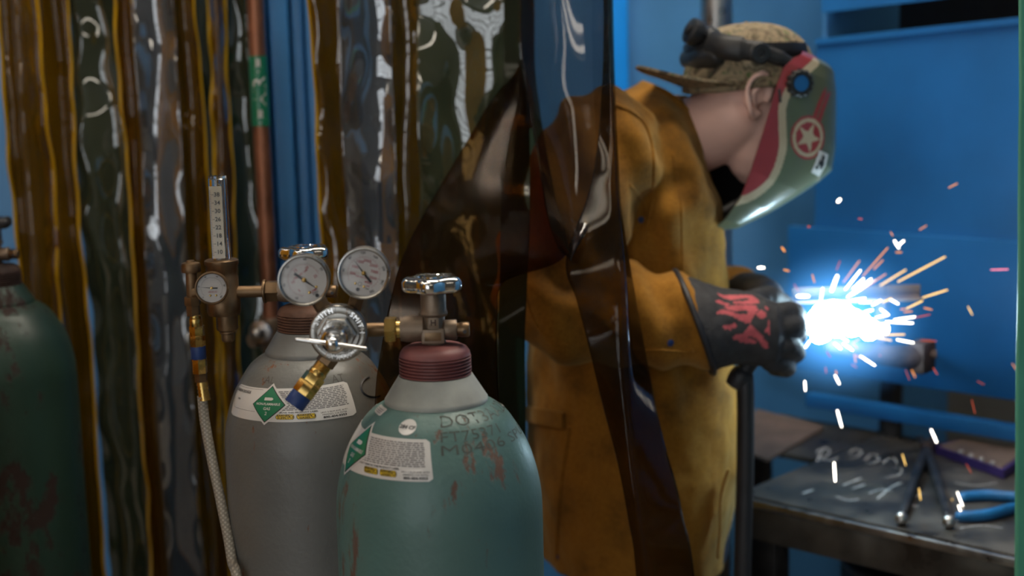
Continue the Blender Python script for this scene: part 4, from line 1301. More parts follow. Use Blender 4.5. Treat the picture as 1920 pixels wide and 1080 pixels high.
vc(628, 649, .0108, 8, dx=.003).build('coupling_nut', M['brass'], fm, smooth=25)
vc(648, 673, .0100, dx=.0035).build('blue_ring', M['bluecap'], fm)
vc(672, 700, .0100, 6, dx=.0045).build('hose_nut', M['brass'], fm, smooth=25)
vc(700, 716, .0088, 6, dx=.005).build('hose_adapter', M['bronze'], fm, smooth=25)
mb = MB()
for q in range(5): mb.cyl((vx + .0062 + q * .0005, VY, vz(722 + q * 7)), (vx + .006 + q * .0005, VY, vz(714 + q * 7)), .0082, .0068, 24)
mb.build('hose_ferrule', M['brass'], fm)
hp_ = [at(379, 742, VY), at(384, 790, VY), at(397, 860, VY - .01), at(414, 940, VY - .03), at(434, 1045, VY - .065), at(452, 1200, VY - .12)]
hp_.append(V((hp_[-1].x, VY - .16, .35))); hp_.append(V((hp_[-2].x - .01, VY - .24, .03))); hp_.append(V((hp_[-3].x - .25, VY - .40, .012)))
hs = MB().tube(spline(hp_, 140), .0066, 20)
ho = tag(hs.build('gas_hose', M['hose']), 'pale braided gas hose hanging from the flowmeter outlet', 'hose')

# ------------------------------------------------------------------ the welder
AL = R(15)                                   # faces right and a little away
FW = V((math.cos(AL), math.sin(AL), 0)); LT = V((-math.sin(AL), math.cos(AL), 0))
PX0 = at(1200, 1000, 2.5)
person = empty('person', (PX0.x, 2.5, 0), 'person in mustard suede jacket and painted welding helmet bending over the arc', 'person')

# head frame
HC = at(1413, 187, 2.42); HPIT = R(22)
HX = (FW * math.cos(HPIT) + V((0, 0, -math.sin(HPIT)))).normalized(); HY = LT; HZ = HX.cross(HY).normalized()
def hd(x, y, z): return HC + HX * x + HY * y + HZ * z

TY = 2.50
def tsec(py, xl, xr, b_, dY=0.0, grow=0.0):
    c = at((xl + xr) / 2, py, TY + dY); ppm = F_PX / ((c - CAM).dot(CAM_ROT.to_3x3() @ V((0, 0, -1))))
    hw = (xr - xl) / 2 / ppm
    bs = b_ * math.sin(AL)
    a = math.sqrt(max(.0025, hw * hw - bs * bs)) / math.cos(AL)
    return (c, FW * (a + grow), LT * (b_ + grow))


tors = [tsec(1036, 1010, 1350, .235), tsec(1000, 1004, 1352, .24), tsec(920, 994, 1366, .24), tsec(850, 988, 1380, .24), tsec(760, 986, 1380, .235),
        tsec(660, 986, 1372, .225), tsec(560, 996, 1356, .215), tsec(470, 1012, 1344, .215), tsec(380, 1034, 1334, .22), tsec(300, 1058, 1324, .215), tsec(240, 1085, 1312, .185), tsec(205, 1118, 1300, .14), tsec(180, 1155, 1285, .085)]
SH_R = at(1128, 285, 2.32); EL_R = at(1030, 570, 2.22); WR_R = at(1335, 612, 2.24)
SH_L = at(1215, 300, 2.70); EL_L = at(1300, 560, 2.86); WR_L = at(1405, 560, 2.60)

# body: one continuous skin
bd = MB()
bd.sphere(hd(-.006, 0, .022), (.096, .075, .090), 28, 18, axes=(HX, HY, HZ))
bd.loft([(hd(.005, 0, .03), HX * .085, HY * .070), (hd(.018, 0, -.02), HX * .080, HY * .069), (hd(.026, 0, -.06), HX * .068, HY * .063), (hd(.038, 0, -.10), HX * .052, HY * .050), (hd(.046, 0, -.125), HX * .036, HY * .034), (hd(.048, 0, -.137), HX * .015, HY * .015)], 24)
bd.limb([(hd(.10, 0, .01), .012), (hd(.112, 0, -.035), .016)]); bd.sphere(hd(.113, .0, -.04), .017, 12, 8)
bd.limb([(hd(.094, -.022, -.078), .007), (hd(.098, 0, -.078), .008), (hd(.094, .022, -.078), .007)])
for s in (-1, 1): bd.sphere(hd(.082, s * .031, .0), .014, 12, 8)
nb = at(1212, 285, TY)
bd.limb([(nb, .075), (nb.lerp(hd(-.02, 0, -.05), .55), .066), (hd(-.022, 0, -.035), .066)], 28)
# ears: rolled rim, inner fold and lobe
for s in (-1, 1):
    rim = [(.014, -.004), (.016, .014), (.008, .030), (-.010, .034), (-.024, .022), (-.027, .004), (-.020, -.012), (-.010, -.026), (.000, -.034), (.008, -.030), (.010, -.020)]
    bd.tube(spline([hd(-.029 + x * 1.08, s * (.077 + (.017 if x < -.005 else .004)), -.004 + z * 1.08) for x, z in rim], 40), .0052, 10)
    bd.limb([(hd(-.034, s * .087, .014), .0038), (hd(-.043, s * .088, -.003), .0038), (hd(-.034, s * .085, -.018), .0048)], sub=4)
    bd.sphere(hd(-.036, s * .077, .0), (.020, .007, .030), 14, 10, axes=(HX, HY, HZ))
    bd.sphere(hd(-.027, s * .081, -.037), .0080, 12, 8)
bd.loft([(c, a * .84, b_ * .84) for c, a, b_ in tors], 28)
for S, E, W in ((SH_R, EL_R, WR_R), (SH_L, EL_L, WR_L)):
    bd.limb([(S, .062), (S.lerp(E, .5), .052), (E, .044), (E.lerp(W, .5), .042), (W, .032)])
hipR = V((PX0.x - .02, 2.40, .92)); hipL = V((PX0.x + .03, 2.60, .92))
ftR = V((PX0.x - .06, 2.38, .09)); ftL = V((PX0.x + .10, 2.62, .09))
for h_, f_ in ((hipR, ftR), (hipL, ftL)):
    kn = h_.lerp(f_, .5) + FW * .03
    bd.limb([(h_, .085), (kn, .058), (f_, .040)])
body_mb = remeshed(bd, .004, 4)
body = body_mb.build('body', M['skin'], person, smooth=180)

# hair under the cap edge
# jacket
jk = MB()
jk.loft(tors, 48)
def arm(pts): jk.limb(pts, 28)
arm([(SH_R, .104), (SH_R.lerp(EL_R, .45) + V((-.01, -.012, 0)), .092), (EL_R + V((-.006, .0, .018)), .083), (EL_R + V((.055, -.004, -.012)), .084), (EL_R.lerp(WR_R, .48), .081), (EL_R.lerp(WR_R, .82), .073), (EL_R.lerp(WR_R, .93), .068)])
arm([(SH_L, .10), (SH_L.lerp(EL_L, .5), .085), (EL_L, .075), (EL_L.lerp(WR_L, .75), .062)])
fa = (WR_R - EL_R).normalized()
def folds(p, n):
    d = .010 * noise.noise(p * 7.5) + .0045 * noise.noise(p * 19) + .0012 * noise.noise(p * 48)
    # creases gathered at the elbow and armpit
    for c0, rr, ax, fr in ((EL_R, .17, (EL_R - SH_R).normalized(), 70), (SH_R + V((.09, 0, -.10)), .16, V((.55, 0, -.83)), 60)):
        w = max(0, 1 - (p - c0).length / rr)
        if w > 0: d += .010 * w * math.sin((p - c0).dot(ax) * fr + 2.5 * noise.noise(p * 9))
    # long drapes falling from the shoulder
    if p.y < 2.45:
        w = max(0, min(1, (p.z - 1.05) / .3))
        d += .0065 * w * math.sin((p.x * 1.0 + (p.z - 1.4) * .34) * 75 + 2 * noise.noise(p * 5))
    return d
jmb = remeshed(jk, .0055, 8, folds)
jacket = jmb.build('jacket', M['jacket'], person, smooth=180)
jacket['label'] = 'mustard suede welding jacket'
jtree = BVHTree.FromPolygons([tuple(p) for p in jmb.v], jmb.f)
def cast(px, py, off=.0):
    d = ray(px, py).normalized()
    h = jtree.ray_cast(CAM, d)
    return (h[0] + h[1] * off, h[1]) if h[0] else (None, None)

# stand-up collar
ca, cb = at(1212, 150, TY - .02), at(1322, 298, TY - .02)
cc = (ca + cb) / 2; cu_ = (cb - ca) / 2
cn = V((cu_.z, 0, -cu_.x)).normalized()
if cn.z < 0: cn = -cn
grid = []
for j in range(14):
    v = j / 13
    row = []
    cen = cc - cn * (.085 * (1 - v)) + V((-.012, 0, -.012)) * (1 - v)
    k1 = 1.0 + .42 * (1 - v) ** 1.6; k2 = .088 * (1 + .75 * (1 - v) ** 1.6)
    for i in range(61):
        t = 2 * math.pi * i / 60
        p = cen + cu_ * (math.cos(t) * k1) + LT * (math.sin(t) * k2)
        p += cn * (.004 * math.sin(3 * t + 1)) + cu_.normalized() * (.004 * noise.noise(p * 14))
        row.append(p)
    grid.append(row)
sheet_mesh(MB(), grid, .004).build('collar', M['jacket'], jacket, smooth=180)
# collar strap loop at the throat
lp = [at(*q) for q in ((1300, 312, 2.33), (1316, 340, 2.325), (1333, 368, 2.33), (1330, 390, 2.335), (1310, 402, 2.34), (1296, 392, 2.345))]
MB().tube(spline(lp, 30), .0062, 10, flat=(1.5, .5)).build('strap_loop', M['jacket'], jacket)
q = at(1303, 310, 2.325); MB().sphere(q, .006, 12, 8).build('collar_snap', M['brass'], jacket)

# seams and snaps laid on the leather
def seam(pts, r=.0022, name='seam'):
    path = []
    for a, b_ in spline([V((x, y, 0)) for x, y in pts], 40) and [(p.x, p.y) for p in spline([V((x, y, 0)) for x, y in pts], 40)]:
        c_, n_ = cast(a, b_, .0006)
        if c_ is not None: path.append(c_)
    if len(path) > 3: MB().tube(path, r, 6).build(name, M['jacket'], jacket)
seam([(1152, 196), (1185, 212), (1212, 240), (1225, 300), (1222, 380), (1205, 450)], .003)
seam([(1262, 290), (1275, 370), (1278, 450), (1280, 505)], .0018)
seam([(980, 500), (990, 570), (1020, 625), (1075, 650)], .0025)
seam([(1068, 800), (1056, 880), (1048, 960), (1044, 1050)], .0035)
seam([(1175, 655), (1230, 655), (1275, 658), (1300, 656)], .004)
seam([(1180, 348), (1203, 372), (1210, 410), (1200, 450)], .0022)
for x, y in ((1202, 412), (1257, 643), (1045, 1043)):
    c_, n_ = cast(x, y)
    if c_ is not None: MB().lathe([(.0055, -.001), (.0055, .001), (.003, .002), (0, .002)], c_, n_, 16, caps=False).build('snap', M['bluecap'], jacket)
# half belt at the back of the waist
bp = []
for k in range(14):
    c_, n_ = cast(990 + 70 * k / 13, 775 + 14 * k / 13, .004)
    if c_ is not None: bp.append((c_, n_))
if len(bp) > 3:
    g2 = [[p + V((0, 0, dz)) for p, n_ in bp] for dz in (.014, .005, -.005, -.014)]
    sheet_mesh(MB(), g2, .005).build('half_belt', M['jacket'], jacket, smooth=60)
# tie hanging at the front edge
tp = [at(1366, 880, 2.30), at(1352, 930, 2.30), at(1350, 990, 2.30), at(1346, 1045, 2.30)]
MB().tube(spline(tp, 24), .006, 8, flat=(1.5, .35)).build('tie', M['jacket'], jacket)

# trousers and boots
tr = MB()
for h_, f_ in ((hipR, ftR), (hipL, ftL)):
    kn = h_.lerp(f_, .5) + FW * .03
    tr.limb([(h_ + V((0, 0, .05)), .115), (h_ + V((0, 0, -.1)), .105), (kn, .082), (f_ + V((0, 0, .03)), .072)], 24)
tr.loft([(V((PX0.x + .005, 2.5, .84)), FW * .15, LT * .19), (V((PX0.x + .005, 2.5, 1.0)), FW * .15, LT * .19)], 28)
remeshed(tr, .009, 6, lambda p, n: .006 * noise.noise(p * 9)).build('trousers', M['denim'], person, smooth=180)
for f_ in (ftR, ftL):
    bt = MB()
    bt.loft([(V((f_.x, f_.y, 0)) + FW * .055, FW * .145, LT * .052), (V((f_.x, f_.y, .03)) + FW * .055, FW * .145, LT * .052), (V((f_.x, f_.y, .07)) + FW * .035, FW * .115, LT * .048), (V((f_.x, f_.y, .11)), FW * .062, LT * .05), (V((f_.x, f_.y, .22)), FW * .058, LT * .052)], 24)
    bt.build('boot', M['boot'], person, smooth=60)

# ---- cap, worn backwards
CK = (HZ * 1.0 - HX * .5).normalized(); CXX = (HX * 1.0 + HZ * .5).normalized()
C0 = HC + CK * .0224 + CXX * -.004
def cp(x, y, k_): return C0 + CXX * x + HY * y + CK * k_
grid = []
for j in range(24):
    v = j / 23; ph = v * math.pi / 2
    row = []
    for i in range(65):
        t = 2 * math.pi * i / 64
        rr = math.cos(ph) ** .78; hh = math.sin(ph) ** .95
        row.append(cp(.116 * rr * math.cos(t), .093 * rr * math.sin(t), .104 * hh + .0035 * noise.noise(V((math.cos(t) * 2, math.sin(t) * 2, v * 2)))))
    grid.append(row)
cap = sheet_mesh(MB(), grid, .003).build('cap', M['camo'], person, smooth=180)
grid = []
for j in range(16):
    v = j / 15; row = []
    for i in range(31):
        u = i / 30 * 2 - 1
        ang = u * R(78)
        r0 = V((-.100 * math.cos(ang), .088 * math.sin(ang)))
        ext = .098 * math.cos(u * 1.35) ** .7 if abs(u) < 1.0 else 0
        x = r0.x - ext * v; y = r0.y * (1 + .02 * v)
        row.append(cp(x, y, .004 + .050 * v - .040 * (y / .088) ** 2 * v))
    grid.append(row)
sheet_mesh(MB(), grid, .004).build('brim', M['camo'], cap, smooth=60)
MB().sphere(cp(0, 0, .104), .005, 10, 6).build('cap_button', M['camo'], cap)

# ---- welding helmet shell with its paint
XF = [(-.240, .034), (-.232, .052), (-.187, .096), (-.150, .128), (-.110, .160), (-.086, .174), (-.05, .164), (.03, .128), (.056, .112), (.066, .104), (.073, .088), (.077, .066)]
XR = [(-.240, .030), (-.187, .035), (-.09, .0226), (-.03, .016), (.0, .012), (.03, .013), (.05, .024), (.066, .042), (.077, .058)]
WD = [(-.240, .052), (-.225, .070), (-.187, .090), (-.14, .104), (-.08, .114), (0, .121), (.04, .120), (.06, .114), (.068, .100), (.073, .078), (.077, .045)]
def emblem_uv(s, z): return s, z
poly = [(.065, .0585), (.0379, .0144), (.0341, -.0233), (.0467, -.0543), (.0647, -.0917), (.0697, -.1372), (.0557, -.1705), (.0367, -.1895), (.02, -.20)]
poly = [(p.x, p.y) for p in spline([V((a, b_, 0)) for a, b_ in poly], 60)]
def seg_dist(x, z):
    best = 9; side = 0
    for (x0, z0), (x1, z1) in zip(poly, poly[1:]):
        dx, dz = x1 - x0, z1 - z0; t = max(0, min(1, ((x - x0) * dx + (z - z0) * dz) / (dx * dx + dz * dz)))
        d = math.hypot(x - x0 - dx * t, z - z0 - dz * t)
        if d < best: best = d; side = (x - x0) * dz - (z - z0) * dx
    return best, side
OLV, RED, CRM = (.115, .135, .085), (.33, .045, .05), (.52, .44, .30)
def star(u, w, r):
    a = math.atan2(u, w); d = math.hypot(u, w)
    k_ = (a % (2 * math.pi / 5)); k_ = min(k_, 2 * math.pi / 5 - k_)
    ri = r * .40
    p1 = (r, 0); p2 = (ri * math.cos(math.pi / 5), ri * math.sin(math.pi / 5))
    # outside the edge p1-p2 ?
    x, y = d * math.cos(k_), d * math.sin(k_)
    return (p2[0] - p1[0]) * (y - p1[1]) - (p2[1] - p1[1]) * (x - p1[0]) > 0
nv, nu = 230, 300
grid = []; cols = []
rows_s = []
for j in range(nv):
    z = .077 + (-.240 - .077) * j / (nv - 1); ZL = .018
    xf, xr, wd = interp(XF, z) - .016, interp(XR, z) - .036, interp(WD, z)
    row = []; s = 0; prev = None
    fine = []
    for i in range(901):
        ph = -math.pi / 2 + math.pi * i / 900
        c_, s_ = math.cos(ph), math.sin(ph)
        pw = 2 / 3.2
        fine.append((xr + (xf - xr) * max(0, c_) ** pw, wd * math.copysign(abs(s_) ** pw, s_)))
    acc = [0.0]
    for a, b_ in zip(fine, fine[1:]): acc.append(acc[-1] + math.hypot(b_[0] - a[0], b_[1] - a[1]))
    q_ = 0
    for i in range(nu):
        tgt = acc[-1] * i / (nu - 1)
        while q_ < 899 and acc[q_ + 1] < tgt: q_ += 1
        t_ = 0 if acc[q_ + 1] == acc[q_] else min(1, (tgt - acc[q_]) / (acc[q_ + 1] - acc[q_]))
        x, y = fine[q_][0] + (fine[q_ + 1][0] - fine[q_][0]) * t_, fine[q_][1] + (fine[q_ + 1][1] - fine[q_][1]) * t_
        if prev: s += math.hypot(x - prev[0], y - prev[1])
        prev = (x, y); row.append((x, y, z + ZL, s))
    rows_s.append(row)
zc, xc = -.0390, .0640
jc = min(range(nv), key=lambda j: abs(rows_s[j][0][2] - zc))
s0 = min((p for p in rows_s[jc][:nu // 2]), key=lambda p: abs(p[0] - xc))[3]
for row in rows_s:
    cr_ = []
    for (x, y, z, s) in row:
        grid_pt = hd(x, y, z)
        cr_.append(grid_pt)
        colr = OLV
        d, side = seg_dist(x + .036, z - ZL)
        if d < .0068: colr = CRM
        elif side > 0: colr = RED
        if y < 0 and side <= 0 or d > .02:
            pass
        if y < 0:
            u = (s - s0); w = z - zc
            u, w = u * math.cos(.12) - w * math.sin(.12), u * math.sin(.12) + w * math.cos(.12)
            rr = math.hypot(u, w)
            if rr < .0345: colr = RED
            if rr < .0305: colr = CRM
            if rr < .0245: colr = CRM if star(u, w, .0245) else RED
            if rr >= .0345 and .02 < w < .082 + .004 * math.sin(u * 900) and (-.0075 < u < .0005 or .003 < u < .011): colr = RED
        else:
            pass
        cols.append(colr)
    grid.append(cr_)
hm = sheet_mesh(MB(), grid, .0035)
helmet = hm.build('welding_helmet', M['helmet'], person, smooth=60)
helmet['label'] = 'olive and red painted welding helmet with a star emblem'
set_colors(helmet, cols + [(.012, .012, .012)] * len(cols))
# which of the two layers lies outside
o_n = (grid[100][151] - grid[100][149]).cross(grid[101][150] - grid[99][150])
if o_n.dot(HX) < 0: set_col = [(.012, .012, .012)] * len(cols) + cols; helmet.data.color_attributes['print'].data.foreach_set('color', [x for c in set_col for x in (c[0], c[1], c[2], 1.0)])
# white sticker near the front edge
def on_helmet(u0, w0, off):
    j = min(range(nv), key=lambda j: abs(rows_s[j][0][2] - w0)); p = min(rows_s[j][:nu // 2 + 40], key=lambda p: abs(p[3] - u0))
    q = hd(p[0], p[1], p[2]); i = rows_s[j].index(p); i = max(1, min(nu - 2, i))
    n_ = (grid[j][i + 1] - grid[j][i - 1]).cross(grid[min(j + 1, nv - 1)][i] - grid[max(j - 1, 0)][i]).normalized()
    if n_.dot(q - hd(.04, 0, -.05)) < 0: n_ = -n_
    return q + n_ * off
def grid_patch(u0, u1, w0, w1, off, n=8):
    return [[on_helmet(u0 + (u1 - u0) * i / n, w0 + (w1 - w0) * j / n, off) for i in range(n + 1)] for j in range(n + 1)]
us = s0 + .040
st = sheet_mesh(MB(), grid_patch(us - .0125, us + .0125, -.050, -.088, .0026), .0006).build('sticker', M['white'], helmet)
for a, b_, c_, d_ in ((-.002, .004, -.056, -.066), (-.006, .008, -.066, -.072), (-.008, -.002, -.074, -.080), (.002, .008, -.073, -.077)):
    sheet_mesh(MB(), grid_patch(us + a, us + b_, c_, d_, .0034, 4), .0004).build('sticker_mark', M['ink'], st)
# pivot knob, toothed, with its blue centre
kc = hd(.010, -.1205, .034)
MB().lathe([(.004, -.004), (.0205, -.004), (.0222, .001), (.0222, .010), (.0195, .0135), (.0140, .0135), (.0135, .011)], kc, -HY, 72, rf=lambda t: 1 + .045 * math.copysign(1, math.cos(12 * t)) * min(1, abs(math.cos(12 * t)) * 3)).build('pivot_knob', M['black'], helmet)
MB().lathe([(0, .0128), (.0128, .0122)], kc, -HY, 32, caps=False).build('knob_disc', M['hoodblue'], helmet)
kf = hd(.010, .1205, .034)
MB().lathe([(.004, -.004), (.0205, -.004), (.0222, .001), (.0222, .010), (.0195, .0135), (.005, .0135)], kf, HY, 48).build('pivot_knob', M['black'], helmet)
MB().limb([(hd(-.018, -.123, .012), .0022), (hd(-.010, -.124, -.004), .0022)], 8).build('stop_pin', M['black'], helmet)
# headgear: band round the cap, disc, top strap and ratchet at the back
bw = MB(); g3 = []
for dk, off in ((.011, .001), (.004, .003), (-.004, .003), (-.011, .001)):
    row = []
    for i in range(49):
        t = R(38) + R(284) * i / 48
        rx, ry = .100 + off, .094 + off
        row.append(cp(-.004 + rx * math.cos(t), ry * math.sin(t), .052 + dk + .018 * (.5 - .5 * math.cos(t)) ))
    g3.append(row)
sheet_mesh(bw, g3, .004).build('headband', M['black'], helmet, smooth=60)
arm_p = [cp(.032, -.108, .026), cp(.012, -.108, .042), cp(-.008, -.106, .052), cp(-.03, -.104, .060), cp(-.055, -.096, .066), cp(-.078, -.078, .073), cp(-.088, -.050, .080)]
MB().tube(spline(arm_p, 40), [.011] * 8 + [.013] * 10 + [.017] * 8 + [.021] * 14, 14, flat=(.55, 1.0)).build('side_arm', M['black'], helmet)
dc = cp(-.030, -.110, .058)
MB().lathe([(.004, -.004), (.018, -.004), (.0185, .002), (.0150, .005), (.007, .005), (.0055, .002), (0, .002)], dc, -HY, 36, caps=False).build('adjuster_disc', M['black'], helmet)
for k in range(7):
    MB().box(cp(.000 + k * .0062, -.1035, .070), (.0028, .006, .0022)).build('size_slot', M['ink'], helmet)
rk0 = cp(-.066, -.020, .080); rka = (-CXX * .80 + CK * .42 - HY * .10).normalized()
MB().lathe([(.010, 0), (.020, .004), (.021, .020), (.0185, .024), (.016, .026), (.016, .034), (.0215, .036), (.0225, .040), (.0215, .052), (.016, .055), (.006, .055)], rk0, rka, 40, rf=lambda t: 1 + .02 * math.cos(14 * t)).build('ratchet_knob', M['black'], helmet)
MB().lathe([(.004, .0552), (.009, .0558), (.010, .058), (.006, .060), (0, .060)], rk0, rka, 24, caps=False).build('ratchet_cap', M['darksteel'], helmet)
MB().limb([(cp(-.084, -.060, .058), .017), (cp(-.094, -.02, .056), .019), (cp(-.094, .03, .056), .017)], 16).build('nape_pad', M['black'], helmet)

# ---- gloves
GB = MB()
ga = fa                                                # along the forearm
cuff0 = EL_R.lerp(WR_R, .88)
side = V((0, -1, 0)); gu = V((0, 0, 1))
def gp_(px, py, Y): return at(px, py, Y)
c1a, c1b = gp_(1268, 512, 2.24), gp_(1334, 694, 2.24)
cm = (c1a + c1b) / 2; ch = (c1a - c1b) / 2
gl_secs = [(cm, ch, V((0, .090, 0))),
           (gp_(1330, 608, 2.235), (gp_(1315, 528, 2.235) - gp_(1345, 690, 2.235)) / 2, V((0, .080, 0))),
           (gp_(1362, 612, 2.235), (gp_(1352, 540, 2.235) - gp_(1368, 684, 2.235)) / 2, V((0, .064, 0))),
           (gp_(1398, 615, 2.235), (gp_(1396, 548, 2.235) - gp_(1400, 684, 2.235)) / 2, V((0, .050, 0))),
           (gp_(1430, 620, 2.23), (gp_(1432, 560, 2.23) - gp_(1428, 690, 2.23)) / 2, V((0, .044, 0))),
           (gp_(1452, 626, 2.23), (gp_(1455, 576, 2.23) - gp_(1450, 694, 2.23)) / 2, V((0, .038, 0))),
           (gp_(1466, 630, 2.235), (gp_(1467, 596, 2.235) - gp_(1464, 688, 2.235)) / 2, V((0, .026, 0)))]
GB.loft(gl_secs, 40)
# four fingers curled round the handle and the thumb along its top
for (k0, k1, k2, k3, r_) in (((1452, 590, 2.23), (1486, 585, 2.26), (1492, 606, 2.32), (1462, 618, 2.335), .0175),
                             ((1455, 614, 2.225), (1488, 610, 2.245), (1494, 628, 2.31), (1464, 638, 2.33), .0185),
                             ((1454, 648, 2.225), (1482, 652, 2.24), (1490, 664, 2.30), (1462, 668, 2.325), .0180),
                             ((1445, 676, 2.23), (1468, 682, 2.245), (1474, 690, 2.295), (1450, 690, 2.315), .0160)):
    GB.limb([(at(*k0), r_ * 1.1), (at(*k1), r_), (at(*k2), r_ * .95), (at(*k3), r_ * .85)], 14)
GB.limb([(at(1405, 566, 2.25), .020), (at(1440, 556, 2.29), .018), (at(1466, 566, 2.33), .016), (at(1482, 578, 2.345), .014)], 14)
gmb = remeshed(GB, .0027, 5, lambda p, n: .0018 * noise.noise(p * 26) + .0012 * noise.noise(p * 60))
glove = gmb.build('glove', M['glove'], person, smooth=180)
glove['label'] = 'black leather gauntlet glove with red flames'
def zp(x, y): return (1240 + x / 4.91, 500 + y / 4.91)
FL = [[(500, 235), (570, 262), (700, 258), (830, 262), (890, 300), (905, 330), (840, 345), (740, 345), (655, 340), (665, 318), (760, 318), (815, 300), (790, 288), (640, 308), (575, 290), (530, 262)],
      [(500, 318), (530, 305), (600, 335), (635, 345), (615, 365), (570, 355), (510, 335)],
      [(578, 375), (660, 355), (800, 352), (880, 360), (890, 400), (850, 450), (810, 525), (740, 505), (660, 460), (600, 435), (505, 438), (510, 415), (560, 395), (640, 410), (700, 435), (790, 438), (810, 410), (770, 400), (690, 410), (620, 400)],
      [(552, 540), (610, 540), (670, 520), (712, 548), (680, 560), (630, 582), (590, 578)],
      [(640, 665), (700, 620), (760, 610), (800, 560), (825, 525), (860, 575), (920, 630), (985, 715), (990, 745), (965, 757), (935, 735), (870, 655), (800, 640), (770, 640), (850, 670), (880, 710), (800, 705), (720, 695), (700, 670)],
      [(880, 420), (920, 398), (960, 420), (970, 455), (940, 480), (895, 465), (870, 440)],
      [(950, 360), (985, 380), (985, 405), (965, 395)], [(940, 610), (975, 560), (990, 480), (1000, 560), (1000, 640), (975, 600)]]
FL = [[zp(x, y) for x, y in pl_] for pl_ in FL]
def inside(pl_, x, y):
    r_ = False; j = len(pl_) - 1
    for i in range(len(pl_)):
        if (pl_[i][1] > y) != (pl_[j][1] > y) and x < (pl_[j][0] - pl_[i][0]) * (y - pl_[i][1]) / (pl_[j][1] - pl_[i][1]) + pl_[i][0]: r_ = not r_
        j = i
    return r_
CI = CAM_ROT.to_3x3().transposed()
def project(p):
    q = CI @ (p - CAM); return 960 + F_PX * q.x / -q.z, 540 - F_PX * q.y / -q.z
gcol = []
nrm_y = glove.data.vertices
for v_, p in zip(glove.data.vertices, gmb.v):
    x, y = project(p); cl = (.046, .046, .050)
    if v_.normal.y < 0.2 and any(inside(f_, x, y) for f_ in FL): cl = (.60, .12, .14)
    gcol.append(cl)
set_colors(glove, gcol)
MB().tube([cm + ch * (1.03 * math.cos(t)) + V((0, .0925 * math.sin(t), 0)) for t in [2 * math.pi * k / 48 for k in range(48)]], .0052, 10, closed=True).build('cuff_binding', M['rubber'], glove)

G2 = MB()
wl = at(1395, 556, 2.52)
G2.limb([(WR_L, .05), (at(1402, 552, 2.50), .040), (at(1420, 548, 2.44), .034)], 18)
for (a, b_, c_, r_) in (((1418, 540, 2.44), (1440, 536, 2.42), (1456, 548, 2.41), .015), ((1420, 548, 2.43), (1446, 548, 2.40), (1462, 562, 2.39), .015), ((1420, 560, 2.43), (1448, 562, 2.39), (1466, 578, 2.385), .015), ((1418, 570, 2.44), (1440, 576, 2.40), (1458, 590, 2.39), .014), ((1400, 532, 2.46), (1416, 530, 2.43), (1434, 536, 2.42), .014)):
    G2.limb([(at(*a), r_ * 1.1), (at(*b_), r_), (at(*c_), r_ * .85)], 14)
remeshed(G2, .0035, 4, lambda p, n: .002 * noise.noise(p * 30)).build('glove', M['glove_plain'], person, smooth=180)['label'] = 'brown leather work glove'

# ------------------------------------------------------------------ welding gun and its cable
gun = empty('welding_gun', at(1392, 696, 2.27), 'black welding gun held in the flame-printed glove with its cable hanging straight down', 'welding gun')
MB().limb([(at(1392, 700, 2.28), .014), (at(1420, 660, 2.285), .015), (at(1455, 625, 2.29), .015), (at(1482, 612, 2.30), .012)], 18).build('handle', M['rubber'], gun)
MB().tube(spline([at(1482, 612, 2.30), at(1500, 606, 2.33), at(1515, 604, 2.36), at(1530, 606, 2.385)], 20), .007, 14).build('neck', M['steel'], gun)
MB().cyl(at(1526, 605, 2.378), at(1542, 608, 2.40), .009, .0075, 20, bev=.001).build('nozzle', M['copper'], gun)
MB().lathe([(.010, -.030), (.0155, -.028), (.0185, -.016), (.0185, -.006), (.0165, .002), (.012, .006)], at(1393, 698, 2.28), (at(1410, 680, 2.28) - at(1393, 706, 2.28)), 28).build('strain_relief', M['rubber'], gun)
cb = at(1396, 702, 2.28); cp_ = [cb, at(1398, 760, 2.275), at(1397, 880, 2.27), at(1392, 1080, 2.265)]
lo = cp_[-1]; cp_ += [V((lo.x - .005, 2.26, .55)), V((lo.x - .02, 2.22, .12)), V((lo.x + .1, 2.05, .017)), V((lo.x + .5, 1.8, .017))]
MB().tube(spline(cp_, 110), .0145, 22).build('cable', M['rubber'], gun)

# ------------------------------------------------------------------ welding bench
bench = empty('welding_bench', tb(.4, .25, 0), 'scorched steel welding bench with chalk marks under the blue hood', 'bench')
MB().box(tb(.50, (HB - .04) / 2, TZ - .006), (1.06, HB - .04, .012), HROT, bev=.002).build('top_plate', M['tabletop'], bench)
MB().box(tb(-.1825, (.28 + HB - .04) / 2, TZ - .006), (.305, HB - .32, .012), HROT, bev=.002).build('top_extension', M['tabletop'], bench)
for b_ in (.31, HB - .08): MB().box(tb(-.31, b_, (TZ - .012) / 2), (.04, .04, TZ - .012), HROT, bev=.002).build('leg', M['darksteel'], bench)
MB().box(tb(.55, -.008, TZ - .010), (1.18, .012, .014), HROT, bev=.002).build('edge_angle', M['steel'], bench)
MB().box(tb(.55, .004, TZ - .045), (1.16, .02, .066), HROT, bev=.002).build('apron', M['tabletop'], bench)
MB().box(tb(-.02, .27, TZ - .045), (.02, .52, .066), HROT, bev=.002).build('apron', M['tabletop'], bench)
for a, b_ in ((.02, .03), (1.08, .03), (.02, .5), (1.08, .5), (.46, .35), (.52, .42)):
    MB().box(tb(a, b_, (TZ - .012) / 2), (.03 if a in (.46, .52) else .05, .03 if a in (.46, .52) else .05, TZ - .012), HROT, bev=.002).build('leg', M['darksteel'], bench)
MB().box(tb(.45, HB - .06, 1.000), (1.3, .03, .030), HROT, bev=.003).build('back_rail', M['hoodblue'], bench)
for a in (.0, .55, 1.1): MB().box(tb(a, HB - .06, .968), (.03, .02, .05), HROT).build('rail_bracket', M['darksteel'], bench)
